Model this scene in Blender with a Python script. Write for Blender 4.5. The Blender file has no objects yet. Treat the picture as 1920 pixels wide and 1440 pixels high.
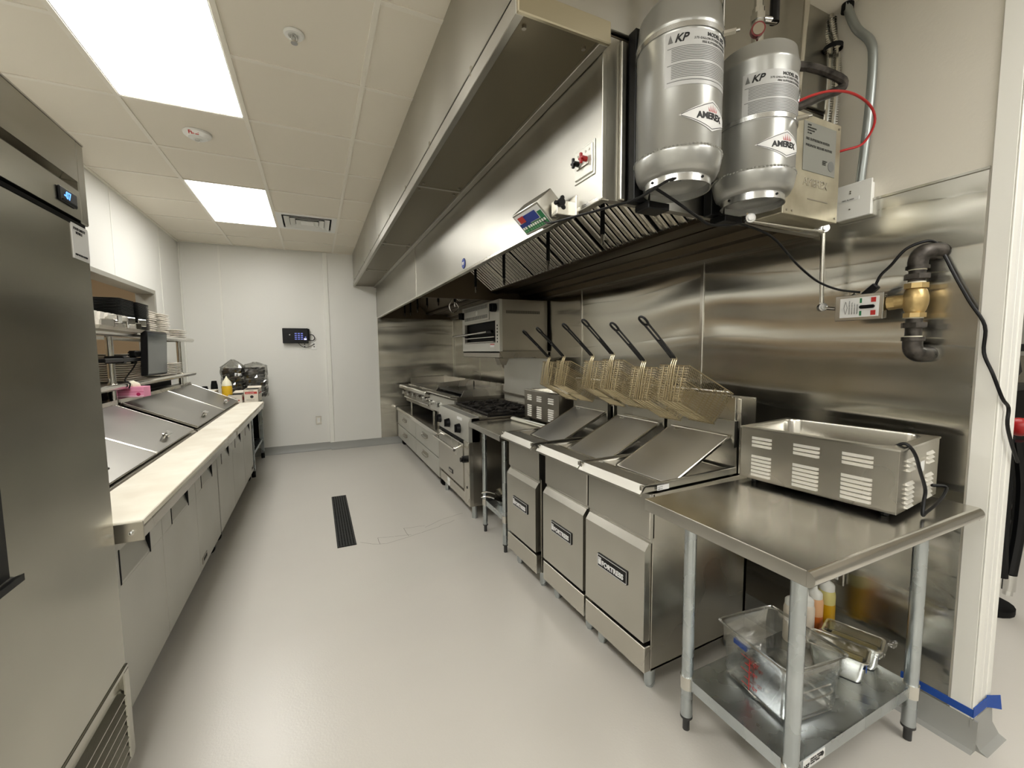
import bpy, bmesh, math, random
from mathutils import Vector, Matrix
random.seed(7)
C = bpy.context.scene.collection
D = bpy.data
PI = math.pi
V = Vector

# ------------------------------------------------------------------ camera
cam_d = D.cameras.new('camera'); cam = D.objects.new('camera', cam_d); C.objects.link(cam)
cam_d.sensor_width = 36; cam_d.lens = 36*790.97/1920; cam_d.clip_start = .02
def cam_matrix(yaw, pit, rol, h):
    cy, sy, cp, sp = math.cos(yaw), math.sin(yaw), math.cos(pit), math.sin(pit)
    F = V((sy*cp, cy*cp, -sp)); R = V((cy, -sy, 0)); Dn = F.cross(R)
    c, s = math.cos(rol), math.sin(rol)
    r = c*R+s*Dn; d = -s*R+c*Dn
    m = Matrix((( r.x, -d.x, -F.x, 0), (r.y, -d.y, -F.y, 0), (r.z, -d.z, -F.z, h), (0, 0, 0, 1)))
    return m
cam.matrix_world = cam_matrix(.4361, .0809, .0098, 1.425)
bpy.context.scene.camera = cam
sc = bpy.context.scene
sc.view_settings.view_transform = 'Standard'
sc.view_settings.look = 'None'
sc.view_settings.exposure = 0.0
sc.view_settings.gamma = 1
sc.view_settings.use_curve_mapping = False
LIGHT = 16.0            # panel radiance
# ------------------------------------------------------------------ world
w = D.worlds.new('world'); sc.world = w; w.use_nodes = True
bg = w.node_tree.nodes['Background']; bg.inputs[0].default_value = (.8, .85, .9, 1); bg.inputs[1].default_value = .35

# ------------------------------------------------------------------ materials
def lin(c):
    return tuple((x/12.92 if x <= .04045 else ((x+.055)/1.055)**2.4) for x in c)
MATS = {}
def mat(name, col, rough=.5, metal=0, spec=.5, emit=None, es=0, srgb=True, **kw):
    if name in MATS: return MATS[name]
    m = D.materials.new(name); m.use_nodes = True; nt = m.node_tree; b = nt.nodes['Principled BSDF']
    c = lin(col) if srgb else col
    b.inputs['Base Color'].default_value = (*c, 1)
    b.inputs['Roughness'].default_value = rough; b.inputs['Metallic'].default_value = metal
    b.inputs['Specular IOR Level'].default_value = spec
    if emit:
        b.inputs['Emission Color'].default_value = (*emit, 1); b.inputs['Emission Strength'].default_value = es
    for k, v in kw.items(): b.inputs[k.replace('_', ' ')].default_value = v
    MATS[name] = m
    return m
def addnoise(m, scale=(1, 1, 1), nscale=8, detail=3, rough=None, bump=None, bdist=.001, col=None, seed=0):
    """noise in object space driving roughness range, bump and colour range"""
    nt = m.node_tree; N = nt.nodes; L = nt.links; b = N['Principled BSDF']
    tc = N.new('ShaderNodeTexCoord'); mp = N.new('ShaderNodeMapping'); mp.inputs['Scale'].default_value = scale
    mp.inputs['Location'].default_value = (seed, seed*.7, seed*1.3)
    nz = N.new('ShaderNodeTexNoise'); nz.inputs['Scale'].default_value = nscale; nz.inputs['Detail'].default_value = detail
    L.new(tc.outputs['Object'], mp.inputs['Vector']); L.new(mp.outputs[0], nz.inputs['Vector'])
    if rough:
        r = N.new('ShaderNodeMapRange'); r.inputs['From Min'].default_value = .3; r.inputs['From Max'].default_value = .7
        r.inputs['To Min'].default_value, r.inputs['To Max'].default_value = rough
        L.new(nz.outputs['Fac'], r.inputs['Value']); L.new(r.outputs[0], b.inputs['Roughness'])
    if col:
        r = N.new('ShaderNodeMix'); r.data_type = 'RGBA'
        mr = N.new('ShaderNodeMapRange'); mr.inputs['From Min'].default_value = .35; mr.inputs['From Max'].default_value = .65
        L.new(nz.outputs['Fac'], mr.inputs['Value']); L.new(mr.outputs[0], r.inputs['Factor'])
        r.inputs['A'].default_value = (*lin(col[0]), 1); r.inputs['B'].default_value = (*lin(col[1]), 1)
        L.new(r.outputs['Result'], b.inputs['Base Color'])
    if bump:
        bp = N.new('ShaderNodeBump'); bp.inputs['Strength'].default_value = bump; bp.inputs['Distance'].default_value = bdist
        L.new(nz.outputs['Fac'], bp.inputs['Height'])
        if b.inputs['Normal'].links: L.new(b.inputs['Normal'].links[0].from_socket, bp.inputs['Normal'])
        L.new(bp.outputs[0], b.inputs['Normal'])
    return m
def steel(name, col=(.66, .645, .61), rough=.28, aniso=.5, grain=(1, 1, 60), gb=.03, smudge=True):
    m = mat(name, col, rough, 1.0)
    if smudge: addnoise(m, (1, 1, 1), 2.2, 2, rough=(rough*.9, rough*1.15), col=(tuple(x*.965 for x in col), tuple(min(1, x*1.03) for x in col)))
    addnoise(m, grain, 14, 2, bump=gb, bdist=.002)
    return m
S = steel('brushed_steel', (.80, .785, .75), .26)                                             # generic
S_PANEL = steel('panel_steel', (.79, .78, .745), .19, grain=(1, 1, 40), gb=.008)
_n = S_PANEL.node_tree; _t = _n.nodes.new('ShaderNodeTangent'); _t.direction_type = 'RADIAL'; _t.axis = 'Z'     # horizontal brushing
_n.links.new(_t.outputs[0], _n.nodes['Principled BSDF'].inputs['Tangent']); _n.nodes['Principled BSDF'].inputs['Anisotropic'].default_value = .92
S_DARK = steel('dark_steel', (.64, .62, .58), .3)
S_HOOD = steel('hood_steel', (.70, .69, .655), .34, gb=.02)
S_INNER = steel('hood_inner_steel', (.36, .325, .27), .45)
S_TOP = steel('table_steel', (.84, .83, .80), .2, grain=(1, 40, 1), gb=.02)
S_FRIDGE = steel('fridge_steel', (.74, .73, .69), .22, grain=(1, 1, 80), gb=.03)
S_LID = steel('lid_steel', (.78, .77, .74), .25, grain=(1, 60, 1))
S_PREPLID = steel('prep_lid_steel', (.60, .59, .565), .33, grain=(1, 60, 1))
S_FLID = steel('fryer_lid_steel', (.86, .85, .82), .44, grain=(1, 70, 1), gb=.08)
GALV = mat('galvanized', (.74, .765, .77), .27, 1.0); addnoise(GALV, (1, 1, 1), 9, 2, rough=(.24, .32), col=((.71, .735, .745), (.765, .79, .80)))
CHROME = mat('chrome', (.85, .85, .84), .1, 1)
BRASS = mat('brass', (.76, .66, .46), .38, .85); addnoise(BRASS, (1, 1, 1), 60, 3, bump=.5, bdist=.002)
BLACKIRON = mat('black_iron', (.25, .24, .235), .33, .7); addnoise(BLACKIRON, (1, 1, 1), 25, 4, rough=(.25, .6), col=((.17, .16, .15), (.36, .34, .32)))
GALVPIPE = mat('conduit_metal', (.62, .64, .63), .42, .8)
TANK = mat('tank_silver_paint', (.66, .66, .64), .3, .65)
TANKRING = mat('tank_ring', (.78, .78, .77), .25, .9)
BLACK = mat('black_plastic', (.03, .03, .035), .38, 0, .3)
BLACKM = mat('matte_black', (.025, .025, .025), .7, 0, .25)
IRON = mat('cast_iron', (.12, .11, .10), .55, .3); addnoise(IRON, (1, 1, 1), 30, 3, col=((.07, .06, .055), (.2, .18, .16)))
WIRE = mat('basket_wire', (.74, .69, .57), .32, .95)
WHITE = mat('white_paint', (.9, .9, .88), .4)
CERAM = mat('white_ceramic', (.93, .91, .87), .2)
PAPER = mat('white_label', (.88, .88, .87), .5)
LABELG = mat('silver_label', (.74, .74, .73), .35)
INK = mat('black_ink', (.05, .05, .05), .6)
INKG = mat('grey_ink', (.42, .42, .41), .6)
RED = mat('red_plastic', (.66, .09, .09), .4)
REDINK = mat('red_ink', (.70, .17, .15), .5)
GREENINK = mat('green_ink', (.12, .45, .27), .5)
BLUEINK = mat('blue_ink', (.10, .20, .52), .5)
BOARD = mat('cutting_board', (.90, .87, .80), .5); addnoise(BOARD, (1, 1, 1), 5, 4, col=((.87, .84, .77), (.92, .90, .84)))
DOORW = mat('prep_door_steel', (.78, .775, .745), .42, .75); addnoise(DOORW, (1, 1, 1), 2.5, 4, rough=(.36, .5))
TAPE = mat('painters_tape', (.07, .28, .62), .6)
DGREY = mat('dark_grey_recess', (.10, .10, .09), .6)
TRAY = mat('black_tray', (.06, .06, .06), .45)
CARD = mat('white_card', (.86, .83, .77), .6)
PINK = mat('pink_card', (.93, .60, .72), .5)
TISSUE = mat('tissue', (.93, .9, .82), .8)
ROOMB = mat('beige_panel', (.77, .68, .55), .6)
SCREEN = mat('dark_screen', (.30, .32, .31), .12, 0, .8)
def clear(name, tint, rough, k, base=.0):
    m = D.materials.new(name); m.use_nodes = True; nt = m.node_tree; N = nt.nodes; L = nt.links; N.clear()
    o = N.new('ShaderNodeOutputMaterial'); t = N.new('ShaderNodeBsdfTransparent'); g = N.new('ShaderNodeBsdfGlossy')
    t.inputs[0].default_value = (*tint, 1); g.inputs['Roughness'].default_value = rough; g.inputs['Color'].default_value = (1, 1, 1, 1)
    fr = N.new('ShaderNodeLayerWeight'); fr.inputs['Blend'].default_value = k
    mr = N.new('ShaderNodeMapRange'); mr.inputs['To Min'].default_value = base; mr.inputs['To Max'].default_value = .6
    L.new(fr.outputs['Fresnel'], mr.inputs['Value'])
    mx = N.new('ShaderNodeMixShader'); L.new(mr.outputs[0], mx.inputs[0]); L.new(t.outputs[0], mx.inputs[1]); L.new(g.outputs[0], mx.inputs[2])
    L.new(mx.outputs[0], o.inputs[0]); return m
CLEAR = clear('clear_plastic', (.97, .97, .955), .04, .35, .015)
FILM = clear('cling_film', (.9, .9, .88), .1, .5, .12)
GLOW = mat('light_panel', (.9, .9, .9), .5, emit=(1, .985, .945), es=LIGHT)
LEDB = mat('blue_led', (0, 0, .1), .5, emit=(.12, .35, 1), es=2.2)
LEDW = mat('keypad_led', (.1, .1, .3), .5, emit=(.25, .3, .9), es=1.0)
LEDWW = mat('keypad_enter_led', (.1, .1, .3), .5, emit=(.6, .6, 1), es=2.0)
FLOOR = mat('epoxy_floor', (.74, .725, .69), .3, 0, .5)
addnoise(FLOOR, (1, 1, 1), .9, 4, rough=(.29, .32), col=((.75, .733, .70), (.762, .745, .71)))
addnoise(FLOOR, (1, 1, 1), 120, 2, bump=.35, bdist=.0012)
addnoise(FLOOR, (1, 1, 1), 3, 2, bump=.2, bdist=.01)
TILE = mat('ceiling_tile', (.90, .875, .82), .9, 0, .15); addnoise(TILE, (1, 1, 1), 300, 2, bump=.25, bdist=.001)
GRID = mat('ceiling_grid', (.91, .89, .84), .5)
FRP = mat('frp_wall', (.89, .885, .86), .42); addnoise(FRP, (1, 1, 1), 90, 2, bump=.35, bdist=.0015); addnoise(FRP, (1, 1, 1), 1.5, 2, bump=.15, bdist=.02)
FRPT = mat('frp_trim', (.91, .905, .875), .4)
FRPR = mat('upper_wall_paint', (.83, .81, .76), .5); addnoise(FRPR, (1, 1, 1), 90, 2, bump=.4, bdist=.0015)
BASE = mat('cove_base', (.58, .58, .56), .4)
DRAIN = mat('drain_grate', (.075, .08, .07), .5)

# ------------------------------------------------------------------ geometry helpers
class G:
    def __init__(s): s.b = bmesh.new()
    def box(s, x0, x1, y0, y1, z0, z1, bev=0, seg=1):
        r = bmesh.ops.create_cube(s.b, size=1)
        bmesh.ops.transform(s.b, matrix=Matrix.Translation(((x0+x1)/2, (y0+y1)/2, (z0+z1)/2)) @ Matrix.Diagonal((abs(x1-x0), abs(y1-y0), abs(z1-z0), 1)), verts=r['verts'])
        if bev:
            es = list({e for v in r['verts'] for e in v.link_edges})
            bmesh.ops.bevel(s.b, geom=es, offset=bev, segments=seg, affect='EDGES', profile=.5)
        return s
    def obox(s, c, ux, uy, uz, sx, sy, sz, bev=0, seg=1):
        n0 = len(s.b.verts); g = G(); g.box(-sx/2, sx/2, -sy/2, sy/2, -sz/2, sz/2, bev, seg)
        ux, uy, uz = V(ux).normalized(), V(uy).normalized(), V(uz).normalized()
        m = Matrix(((ux.x, uy.x, uz.x, c[0]), (ux.y, uy.y, uz.y, c[1]), (ux.z, uy.z, uz.z, c[2]), (0, 0, 0, 1)))
        return s.merge(g, m)
    def merge(s, g, m=None):
        me = D.meshes.new('t'); g.b.to_mesh(me)
        if m: me.transform(m)
        s.b.from_mesh(me); D.meshes.remove(me); g.b.free(); return s
    def cyl(s, a, b, r, r2=None, n=16, caps=True):
        a, b = V(a), V(b); d = b-a; r2 = r if r2 is None else r2
        m = Matrix.Translation((a+b)/2) @ d.to_track_quat('Z', 'Y').to_matrix().to_4x4()
        bmesh.ops.create_cone(s.b, cap_ends=caps, cap_tris=False, segments=n, radius1=r, radius2=r2, depth=d.length, matrix=m)
        return s
    def sph(s, c, r, sc_=(1, 1, 1), n=12):
        bmesh.ops.create_uvsphere(s.b, u_segments=n*2, v_segments=n, radius=r, matrix=Matrix.Translation(c) @ Matrix.Diagonal((*sc_, 1))); return s
    def tube(s, pts, r, n=8, sm=4, closed=False):
        P = [V(p) for p in pts]
        if sm > 1 and len(P) > 2:
            Q = []; N_ = len(P); rng = range(N_ if closed else N_-1)
            for i in rng:
                p0 = P[i-1] if (i > 0 or closed) else P[i]; p1 = P[i]; p2 = P[(i+1) % N_]; p3 = P[(i+2) % N_] if (i+2 < N_ or closed) else p2
                for k in range(sm):
                    t = k/sm; Q.append(.5*((2*p1)+(-p0+p2)*t+(2*p0-5*p1+4*p2-p3)*t*t+(-p0+3*p1-3*p2+p3)*t**3))
            if not closed: Q.append(P[-1])
            P = Q
        rings = []; up = None
        for i, p in enumerate(P):
            if closed: d = P[(i+1) % len(P)]-P[i-1]
            else: d = (P[min(i+1, len(P)-1)]-P[max(i-1, 0)])
            d.normalize()
            if up is None: up = d.orthogonal().normalized()
            up = (up-d*up.dot(d)); up = up.normalized() if up.length > 1e-6 else d.orthogonal().normalized()
            sd = d.cross(up)
            rings.append([s.b.verts.new(p+r*(math.cos(2*PI*k/n)*up+math.sin(2*PI*k/n)*sd)) for k in range(n)])
        m = len(rings)
        for i in range(m if closed else m-1):
            A, B = rings[i], rings[(i+1) % m]
            for k in range(n): s.b.faces.new((A[k], A[(k+1) % n], B[(k+1) % n], B[k]))
        if not closed:
            s.b.faces.new(rings[0][::-1]); s.b.faces.new(rings[-1])
        return s
    def lathe(s, prof, c=(0, 0, 0), n=32, axis='Z'):
        rings = []
        for r, z in prof:
            ring = []
            for k in range(n if r > 1e-6 else 1):
                a = 2*PI*k/n; p = V((r*math.cos(a), r*math.sin(a), z))
                if axis == 'X': p = V((p.z, p.x, p.y))
                if axis == 'Y': p = V((p.y, p.z, p.x))
                ring.append(s.b.verts.new(p+V(c)))
            rings.append(ring)
        for A, B in zip(rings, rings[1:]):
            if len(A) == 1 and len(B) == 1: continue
            for k in range(n):
                k2 = (k+1) % n
                if len(A) == 1: s.b.faces.new((A[0], B[k2], B[k]))
                elif len(B) == 1: s.b.faces.new((A[k], A[k2], B[0]))
                else: s.b.faces.new((A[k], A[k2], B[k2], B[k]))
        return s
    def prism(s, pts, axis, a, b):
        """2-D polygon extruded along axis ('X': pts are (y,z); 'Y': (x,z); 'Z': (x,y))"""
        def mk(p, t):
            return V({'X': (t, p[0], p[1]), 'Y': (p[0], t, p[1]), 'Z': (p[0], p[1], t)}[axis])
        A = [s.b.verts.new(mk(p, a)) for p in pts]; B = [s.b.verts.new(mk(p, b)) for p in pts]; n = len(pts)
        s.b.faces.new(A); s.b.faces.new(B[::-1])
        for k in range(n): s.b.faces.new((A[k], B[k], B[(k+1) % n], A[(k+1) % n]))
        return s
    def slab(s, quad, th):
        """quad of four points given thickness th along its normal"""
        q = [V(p) for p in quad]; n = (q[1]-q[0]).cross(q[3]-q[0]).normalized()*th
        A = [s.b.verts.new(p) for p in q]; B = [s.b.verts.new(p+n) for p in q]
        s.b.faces.new(A); s.b.faces.new(B[::-1])
        for k in range(4): s.b.faces.new((A[k], B[k], B[(k+1) % 4], A[(k+1) % 4]))
        return s
    def wire(s, a, b, r):
        a, b = V(a), V(b); d = (b-a).normalized(); u = d.orthogonal().normalized(); w_ = d.cross(u)
        A = []; B = []
        for k in range(3):
            o = r*(math.cos(k*2.0944)*u+math.sin(k*2.0944)*w_); A.append(s.b.verts.new(a+o)); B.append(s.b.verts.new(b+o))
        for k in range(3): s.b.faces.new((A[k], A[(k+1) % 3], B[(k+1) % 3], B[k]))
        return s
    def rbox(s, x0, x1, y0, y1, z0, z1, r, n=5):
        """box with rounded vertical corners"""
        pts = []
        for cx, cy, a0 in ((x1-r, y1-r, 0), (x0+r, y1-r, PI/2), (x0+r, y0+r, PI), (x1-r, y0+r, 1.5*PI)):
            for k in range(n+1):
                a = a0+k*PI/2/n; pts.append((cx+r*math.cos(a), cy+r*math.sin(a)))
        return s.prism(pts, 'Z', z0, z1)

WM = {}
def ob(name, g, m, parent=None, smooth=True, ang=35, kind=None, label=None):
    me = D.meshes.new(name)
    bmesh.ops.recalc_face_normals(g.b, faces=g.b.faces)
    g.b.to_mesh(me); g.b.free()
    if parent is not None: me.transform(WM[parent.name].inverted())
    if smooth:
        me.polygons.foreach_set('use_smooth', [True]*len(me.polygons)); me.set_sharp_from_angle(angle=math.radians(ang))
    me.materials.append(m)
    o = D.objects.new(name, me); C.objects.link(o)
    if parent is not None: o.parent = parent; WM[o.name] = WM[parent.name].copy()
    else: WM[o.name] = Matrix()
    if kind: o['kind'] = kind
    if label: o['label'] = label
    return o
def struct(name, g, m, parent=None, **k):
    o = ob(name, g, m, parent, **k)
    if parent is None: o['kind'] = 'structure'
    return o
def tag(o, label, cat, group=None):
    o['label'] = label; o['category'] = cat
    if group: o['group'] = group
    return o
def thing(name, label, cat, loc=(0, 0, 0), rz=0, group=None):
    o = D.objects.new(name, None); C.objects.link(o); o.location = loc; o.rotation_euler = (0, 0, rz); o.empty_display_size = .05
    WM[o.name] = Matrix.Translation(loc) @ Matrix.Rotation(rz, 4, 'Z')
    return tag(o, label, cat, group)
def dup(root, loc, rz, label=None, rot=None):
    r = root.copy(); C.objects.link(r); r.location = loc; r.rotation_euler = rot or (0, 0, rz)
    if label: r['label'] = label
    WM[r.name] = Matrix.Translation(loc) @ Matrix.Rotation(rz, 4, 'Z')
    for ch in list(root.children):
        c = ch.copy(); C.objects.link(c); c.parent = r; WM[c.name] = WM[r.name].copy()
        for g_ in list(ch.children):
            d = g_.copy(); C.objects.link(d); d.parent = c; WM[d.name] = WM[r.name].copy()
    return r
def text(s, size, m, parent, o, right, up, ext=.0006, bold=0.0, shear=0, name='lettering', bend=None, align='LEFT', kind=None):
    """flat lettering as a mesh; o = origin, right/up = directions of the text plane"""
    cu = D.curves.new('t', 'FONT'); cu.body = s; cu.size = size; cu.extrude = ext; cu.offset = bold*size; cu.shear = shear
    cu.align_x = align; cu.resolution_u = 3
    t = D.objects.new('t', cu); C.objects.link(t)
    dg = bpy.context.evaluated_depsgraph_get(); dg.update()
    me = D.meshes.new_from_object(t.evaluated_get(dg)); D.objects.remove(t); D.curves.remove(cu)
    if bend: 
        for v in me.vertices: v.co = bend(v.co.x, v.co.y, v.co.z)
    else:
        r, u = V(right).normalized(), V(up).normalized(); n = r.cross(u)
        me.transform(Matrix(((r.x, u.x, n.x, o[0]), (r.y, u.y, n.y, o[1]), (r.z, u.z, n.z, o[2]), (0, 0, 0, 1))))
    if parent is not None: me.transform(WM[parent.name].inverted())
    me.materials.clear(); me.materials.append(m); me.name = name
    ob_ = D.objects.new(name, me); C.objects.link(ob_); ob_.parent = parent
    WM[ob_.name] = WM[parent.name].copy() if parent else Matrix()
    return ob_

# ================================================================== SETTING
CZ = 2.82
struct('floor', G().box(-5.5, 8, -5, 7.6, -.06, 0), FLOOR)
# ceiling with its grid and tiles
ceil = struct('ceiling', G().box(-5.5, 8, -5, 7.6, CZ+.03, CZ+.12), mat('plenum', (.5, .49, .46), .8))
gx = [-.9096+.5995*k for k in range(-1, 13)]
gy = [3.0754+.61*k for k in range(-13, 7)]
lights_cells = []
LX0, LX1 = gx[1], gx[2]
for (i, j) in ((1, 11), (1, 15), (1, 7), (5, 6), (8, 9), (8, 3), (1, 3), (4, 3)):  # farthest panels behind the camera are unseen, added to brighten the room
    lights_cells.append((i, j)); 
skip = {(i, j+k) for i, j in lights_cells for k in (0, 1)}
vent_cell = (2, 16)
tile_me = None
for i in range(len(gx)-1):
    for j in range(len(gy)-1):
        if (i, j) in skip or (i, j) == vent_cell: continue
        x0, x1, y0, y1 = gx[i]+.008, gx[i+1]-.008, gy[j]+.008, min(gy[j+1]-.008, 6.66)
        if i > 3 and j > 9: continue                       # above the hood
        if i > 3 and (j < 2 or i > 8): continue
        if i == 2 and gy[j] > 1.0 : x1 = .555 if False else x1
        yfull = gy[j+1]-.008 <= 6.66
        if tile_me and yfull:
            o = D.objects.new('ceiling_tile', tile_me); C.objects.link(o); o.parent = ceil
            o.location = (x0, y0, 0)
        else:
            g = G(); g.box(0, x1-x0, 0, y1-y0, CZ+.002, CZ+.02, .002)
            o = ob('ceiling_tile', g, TILE, None, smooth=False); o.parent = ceil; o.location = (x0, y0, 0)
            if yfull: tile_me = o.data
struct('ceiling_fill', G().box(gx[9], 8, -5, 7.6, CZ, CZ+.028), TILE, ceil)
struct('ceiling_fill', G().box(-5.5, -1.63, -5, 7.6, CZ, CZ+.028), TILE, ceil)
for x in gx[1:10]:
    struct('grid_bar', G().box(x-.0125, x+.0125, -5, 6.66, CZ-.004, CZ+.004, .001), GRID, ceil, smooth=False)
for y in gy:
    if y > 6.6: continue
    cuts = [(gx[i], gx[i+1]) for i, j in lights_cells if abs(y-gy[j+1]) < .01]; x0 = -1.5
    for a, b in sorted(cuts)+[(gx[9], 99)]:
        if a-x0 > .05: struct('grid_bar', G().box(x0, a, y-.0125, y+.0125, CZ-.0035, CZ+.0035, .001), GRID, ceil, smooth=False)
        x0 = b
struct('wall_angle', G().box(-1.5, -1.478, -5, 6.66, CZ-.006, CZ+.003), GRID, ceil)
struct('wall_angle', G().box(-1.5, 2.0, 6.60, 6.622, CZ-.006, CZ+.003), GRID, ceil)
# ceiling lights
for n_, (i, j) in enumerate(lights_cells):
    x0, x1, y0, y1 = gx[i]+.012, gx[i+1]-.012, gy[j]+.012, gy[j+2]-.012
    lb = ['large flat ceiling light panel nearest the camera, top left of the photo', 'smaller looking flat ceiling light panel farther off beside the air vent',
          'flat ceiling light panel behind the camera over the aisle', 'flat ceiling light panel behind the camera on the right', 'flat ceiling light panel over the neighbouring room',
          'flat ceiling light panel at the back of the neighbouring room', 'unseen flat ceiling light panel farthest behind the camera, added for brightness', 'unseen flat ceiling light panel behind the camera far right, added for brightness'][n_]
    t = thing('ceiling_light', lb, 'ceiling light', ((x0+x1)/2, (y0+y1)/2, CZ))
    ob('diffuser', G().box(x0+.004, x1-.004, y0+.004, y1-.004, CZ+.001, CZ+.008), GLOW, t, smooth=False)
    g = G()
    g.box(x0-.004, x1+.004, y0-.004, y0+.006, CZ-.001, CZ+.02).box(x0-.004, x1+.004, y1-.006, y1+.004, CZ-.001, CZ+.02)
    g.box(x0-.004, x0+.006, y0, y1, CZ-.001, CZ+.02).box(x1-.006, x1+.004, y0, y1, CZ-.001, CZ+.02)
    ob('frame', g, WHITE, t, smooth=False)
for y in (2.6, 5.2):  # unseen panels added to light the dining side behind the pass window
    t = thing('ceiling_light', 'unseen ceiling light panel added to light the dining room beyond the pass window, ' + ('nearer one' if y < 3 else 'farther one'), 'ceiling light', (-2.45, y, CZ))
    ob('diffuser', G().box(-2.75, -2.15, y-.6, y+.6, CZ-.004, CZ-.001), mat('dim_light_panel', (.9, .9, .9), .5, emit=(1, .985, .945), es=6), t, smooth=False)
    ob('frame', G().box(-2.77, -2.75, y-.62, y+.62, CZ-.006, CZ).box(-2.15, -2.13, y-.62, y+.62, CZ-.006, CZ).box(-2.75, -2.15, y-.62, y-.6, CZ-.006, CZ).box(-2.75, -2.15, y+.6, y+.62, CZ-.006, CZ), WHITE, t, smooth=False)
# air vent
vx0, vx1, vy0, vy1 = gx[2]+.012, gx[3]-.012, gy[16]+.012, gy[17]-.012
t = thing('air_vent', 'square white ceiling air diffuser with nested louvres beside the far light panel', 'air vent', ((vx0+vx1)/2, (vy0+vy1)/2, CZ))
g = G()
def ring(g, x0, x1, y0, y1, wd, z0, z1):
    g.box(x0, x1, y0, y0+wd, z0, z1).box(x0, x1, y1-wd, y1, z0, z1).box(x0, x0+wd, y0+wd, y1-wd, z0, z1).box(x1-wd, x1, y0+wd, y1-wd, z0, z1); return g
ob('frame', ring(g, vx0, vx1, vy0, vy1, .05, CZ-.004, CZ+.01), WHITE, t, smooth=False)
ob('duct_back', G().box(vx0+.03, vx1-.03, vy0+.03, vy1-.03, CZ+.012, CZ+.02), BLACKM, t)
for k, ins in enumerate((.07, .125, .18)):
    g = G(); x0, x1, y0, y1 = vx0+ins, vx1-ins, vy0+ins, vy1-ins; o_ = .048
    for q in (((x0, y0), (x1, y0), (x1-o_, y0+o_), (x0+o_, y0+o_)), ((x1, y0), (x1, y1), (x1-o_, y1-o_), (x1-o_, y0+o_)), ((x1, y1), (x0, y1), (x0+o_, y1-o_), (x1-o_, y1-o_)), ((x0, y1), (x0, y0), (x0+o_, y0+o_), (x0+o_, y1-o_))):
        g.slab([(*q[0], CZ-.012), (*q[1], CZ-.012), (*q[2], CZ+.01), (*q[3], CZ+.01)], .003)
    ob('louvre', g, WHITE, t, smooth=False)
ob('centre_plate', G().box(vx0+.225, vx1-.225, vy0+.225, vy1-.225, CZ-.006, CZ-.002), WHITE, t)
# sprinkler
t = thing('fire_sprinkler', 'round white pendent sprinkler head in a ceiling tile', 'sprinkler', (-.022, 2.19, CZ))
ob('escutcheon', G().lathe([(.0, -.003), (.018, -.003), (.024, -.009), (.036, -.01), (.042, -.004), (.042, 0)], (-.022, 2.19, CZ)), WHITE, t)
g = G().cyl((-.022, 2.19, CZ-.035), (-.022, 2.19, CZ), .008).cyl((-.022, 2.19, CZ-.04), (-.022, 2.19, CZ-.036), .014)
g.tube([(-.034, 2.19, CZ-.005), (-.036, 2.19, CZ-.022), (-.022, 2.19, CZ-.036)], .0025).tube([(-.010, 2.19, CZ-.005), (-.008, 2.19, CZ-.022), (-.022, 2.19, CZ-.036)], .0025)
ob('nozzle', g, CHROME, t)
# fire strobe
fc = (-.617, 3.392, CZ)
t = thing('fire_strobe', 'round white ceiling fire alarm strobe lettered FIRE in red', 'fire alarm', fc)
ob('housing', G().lathe([(0, -.034), (.028, -.034), (.034, -.03), (.05, -.03), (.075, -.012), (.078, 0)], fc), WHITE, t)
ob('lens', G().lathe([(0, -.052), (.012, -.05), (.022, -.042), (.024, -.034)], fc, 20), CLEAR, t)
ob('lamp', G().box(fc[0]-.012, fc[0]+.012, fc[1]-.006, fc[1]+.006, CZ-.044, CZ-.034), CHROME, t)
text('FIRE', .03, REDINK, t, (fc[0]-.037, fc[1]-.0535, CZ-.0275), (1, 0, 0), (0, -.72, .69), bold=.03)

# --- walls
BZ = .105
g = G()
WY0, WY1, WZ0, WZ1 = 1.9, 5.62, 1.12, 2.045
g.box(-1.63, -1.5, -5, WY0, 0, CZ+.03).box(-1.63, -1.5, WY1, 6.8, 0, CZ+.03).box(-1.63, -1.5, WY0, WY1, 0, WZ0).box(-1.63, -1.5, WY0, WY1, WZ1, CZ+.03)
wl = struct('wall_left', g, FRP, smooth=False)
for y in (4.72, 3.5, 5.94, 2.28):
    z0 = WZ1+.03 if y < 5.6 else BZ
    struct('seam_trim', G().box(-1.5, -1.497, y-.012, y+.012, z0, CZ-.01, .001), FRPT, wl)
wf = struct('window_1', ring(G(), 0, 0, 0, 0, 0, 0, 0) if False else G().box(-1.645, -1.485, WY0, WY1+.03, WZ1-.005, WZ1+.035, .003).box(-1.645, -1.485, WY1-.005, WY1+.035, WZ0, WZ1, .003).box(-1.645, -1.485, WY0, WY1+.03, WZ0-.03, WZ0+.004, .003).box(-1.645, -1.485, WY0-.03, WY0, WZ0-.03, WZ1+.03, .003), mat('window_steel', (.66, .65, .61), .5, .6))
# back wall in two planes
g = G().box(-1.6, .175, 6.674, 6.8, 0, CZ+.03).box(.175, 2.2, 6.62, 6.8, 0, CZ+.03)
wb = struct('wall_back', g, FRP, smooth=False)
struct('seam_trim', G().box(-1.085, -1.06, 6.668, 6.674, BZ, CZ-.01, .001), FRPT, wb)
struct('corner_trim', G().box(.155, .175, 6.612, 6.674, BZ, CZ-.01, .003).box(.155, .215, 6.610, 6.62, BZ, CZ-.01, .003), FRPT, wb)
struct('corner_trim', G().box(-1.5, -1.48, 6.66, 6.674, BZ, CZ-.01, .003), FRPT, wb)
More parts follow.
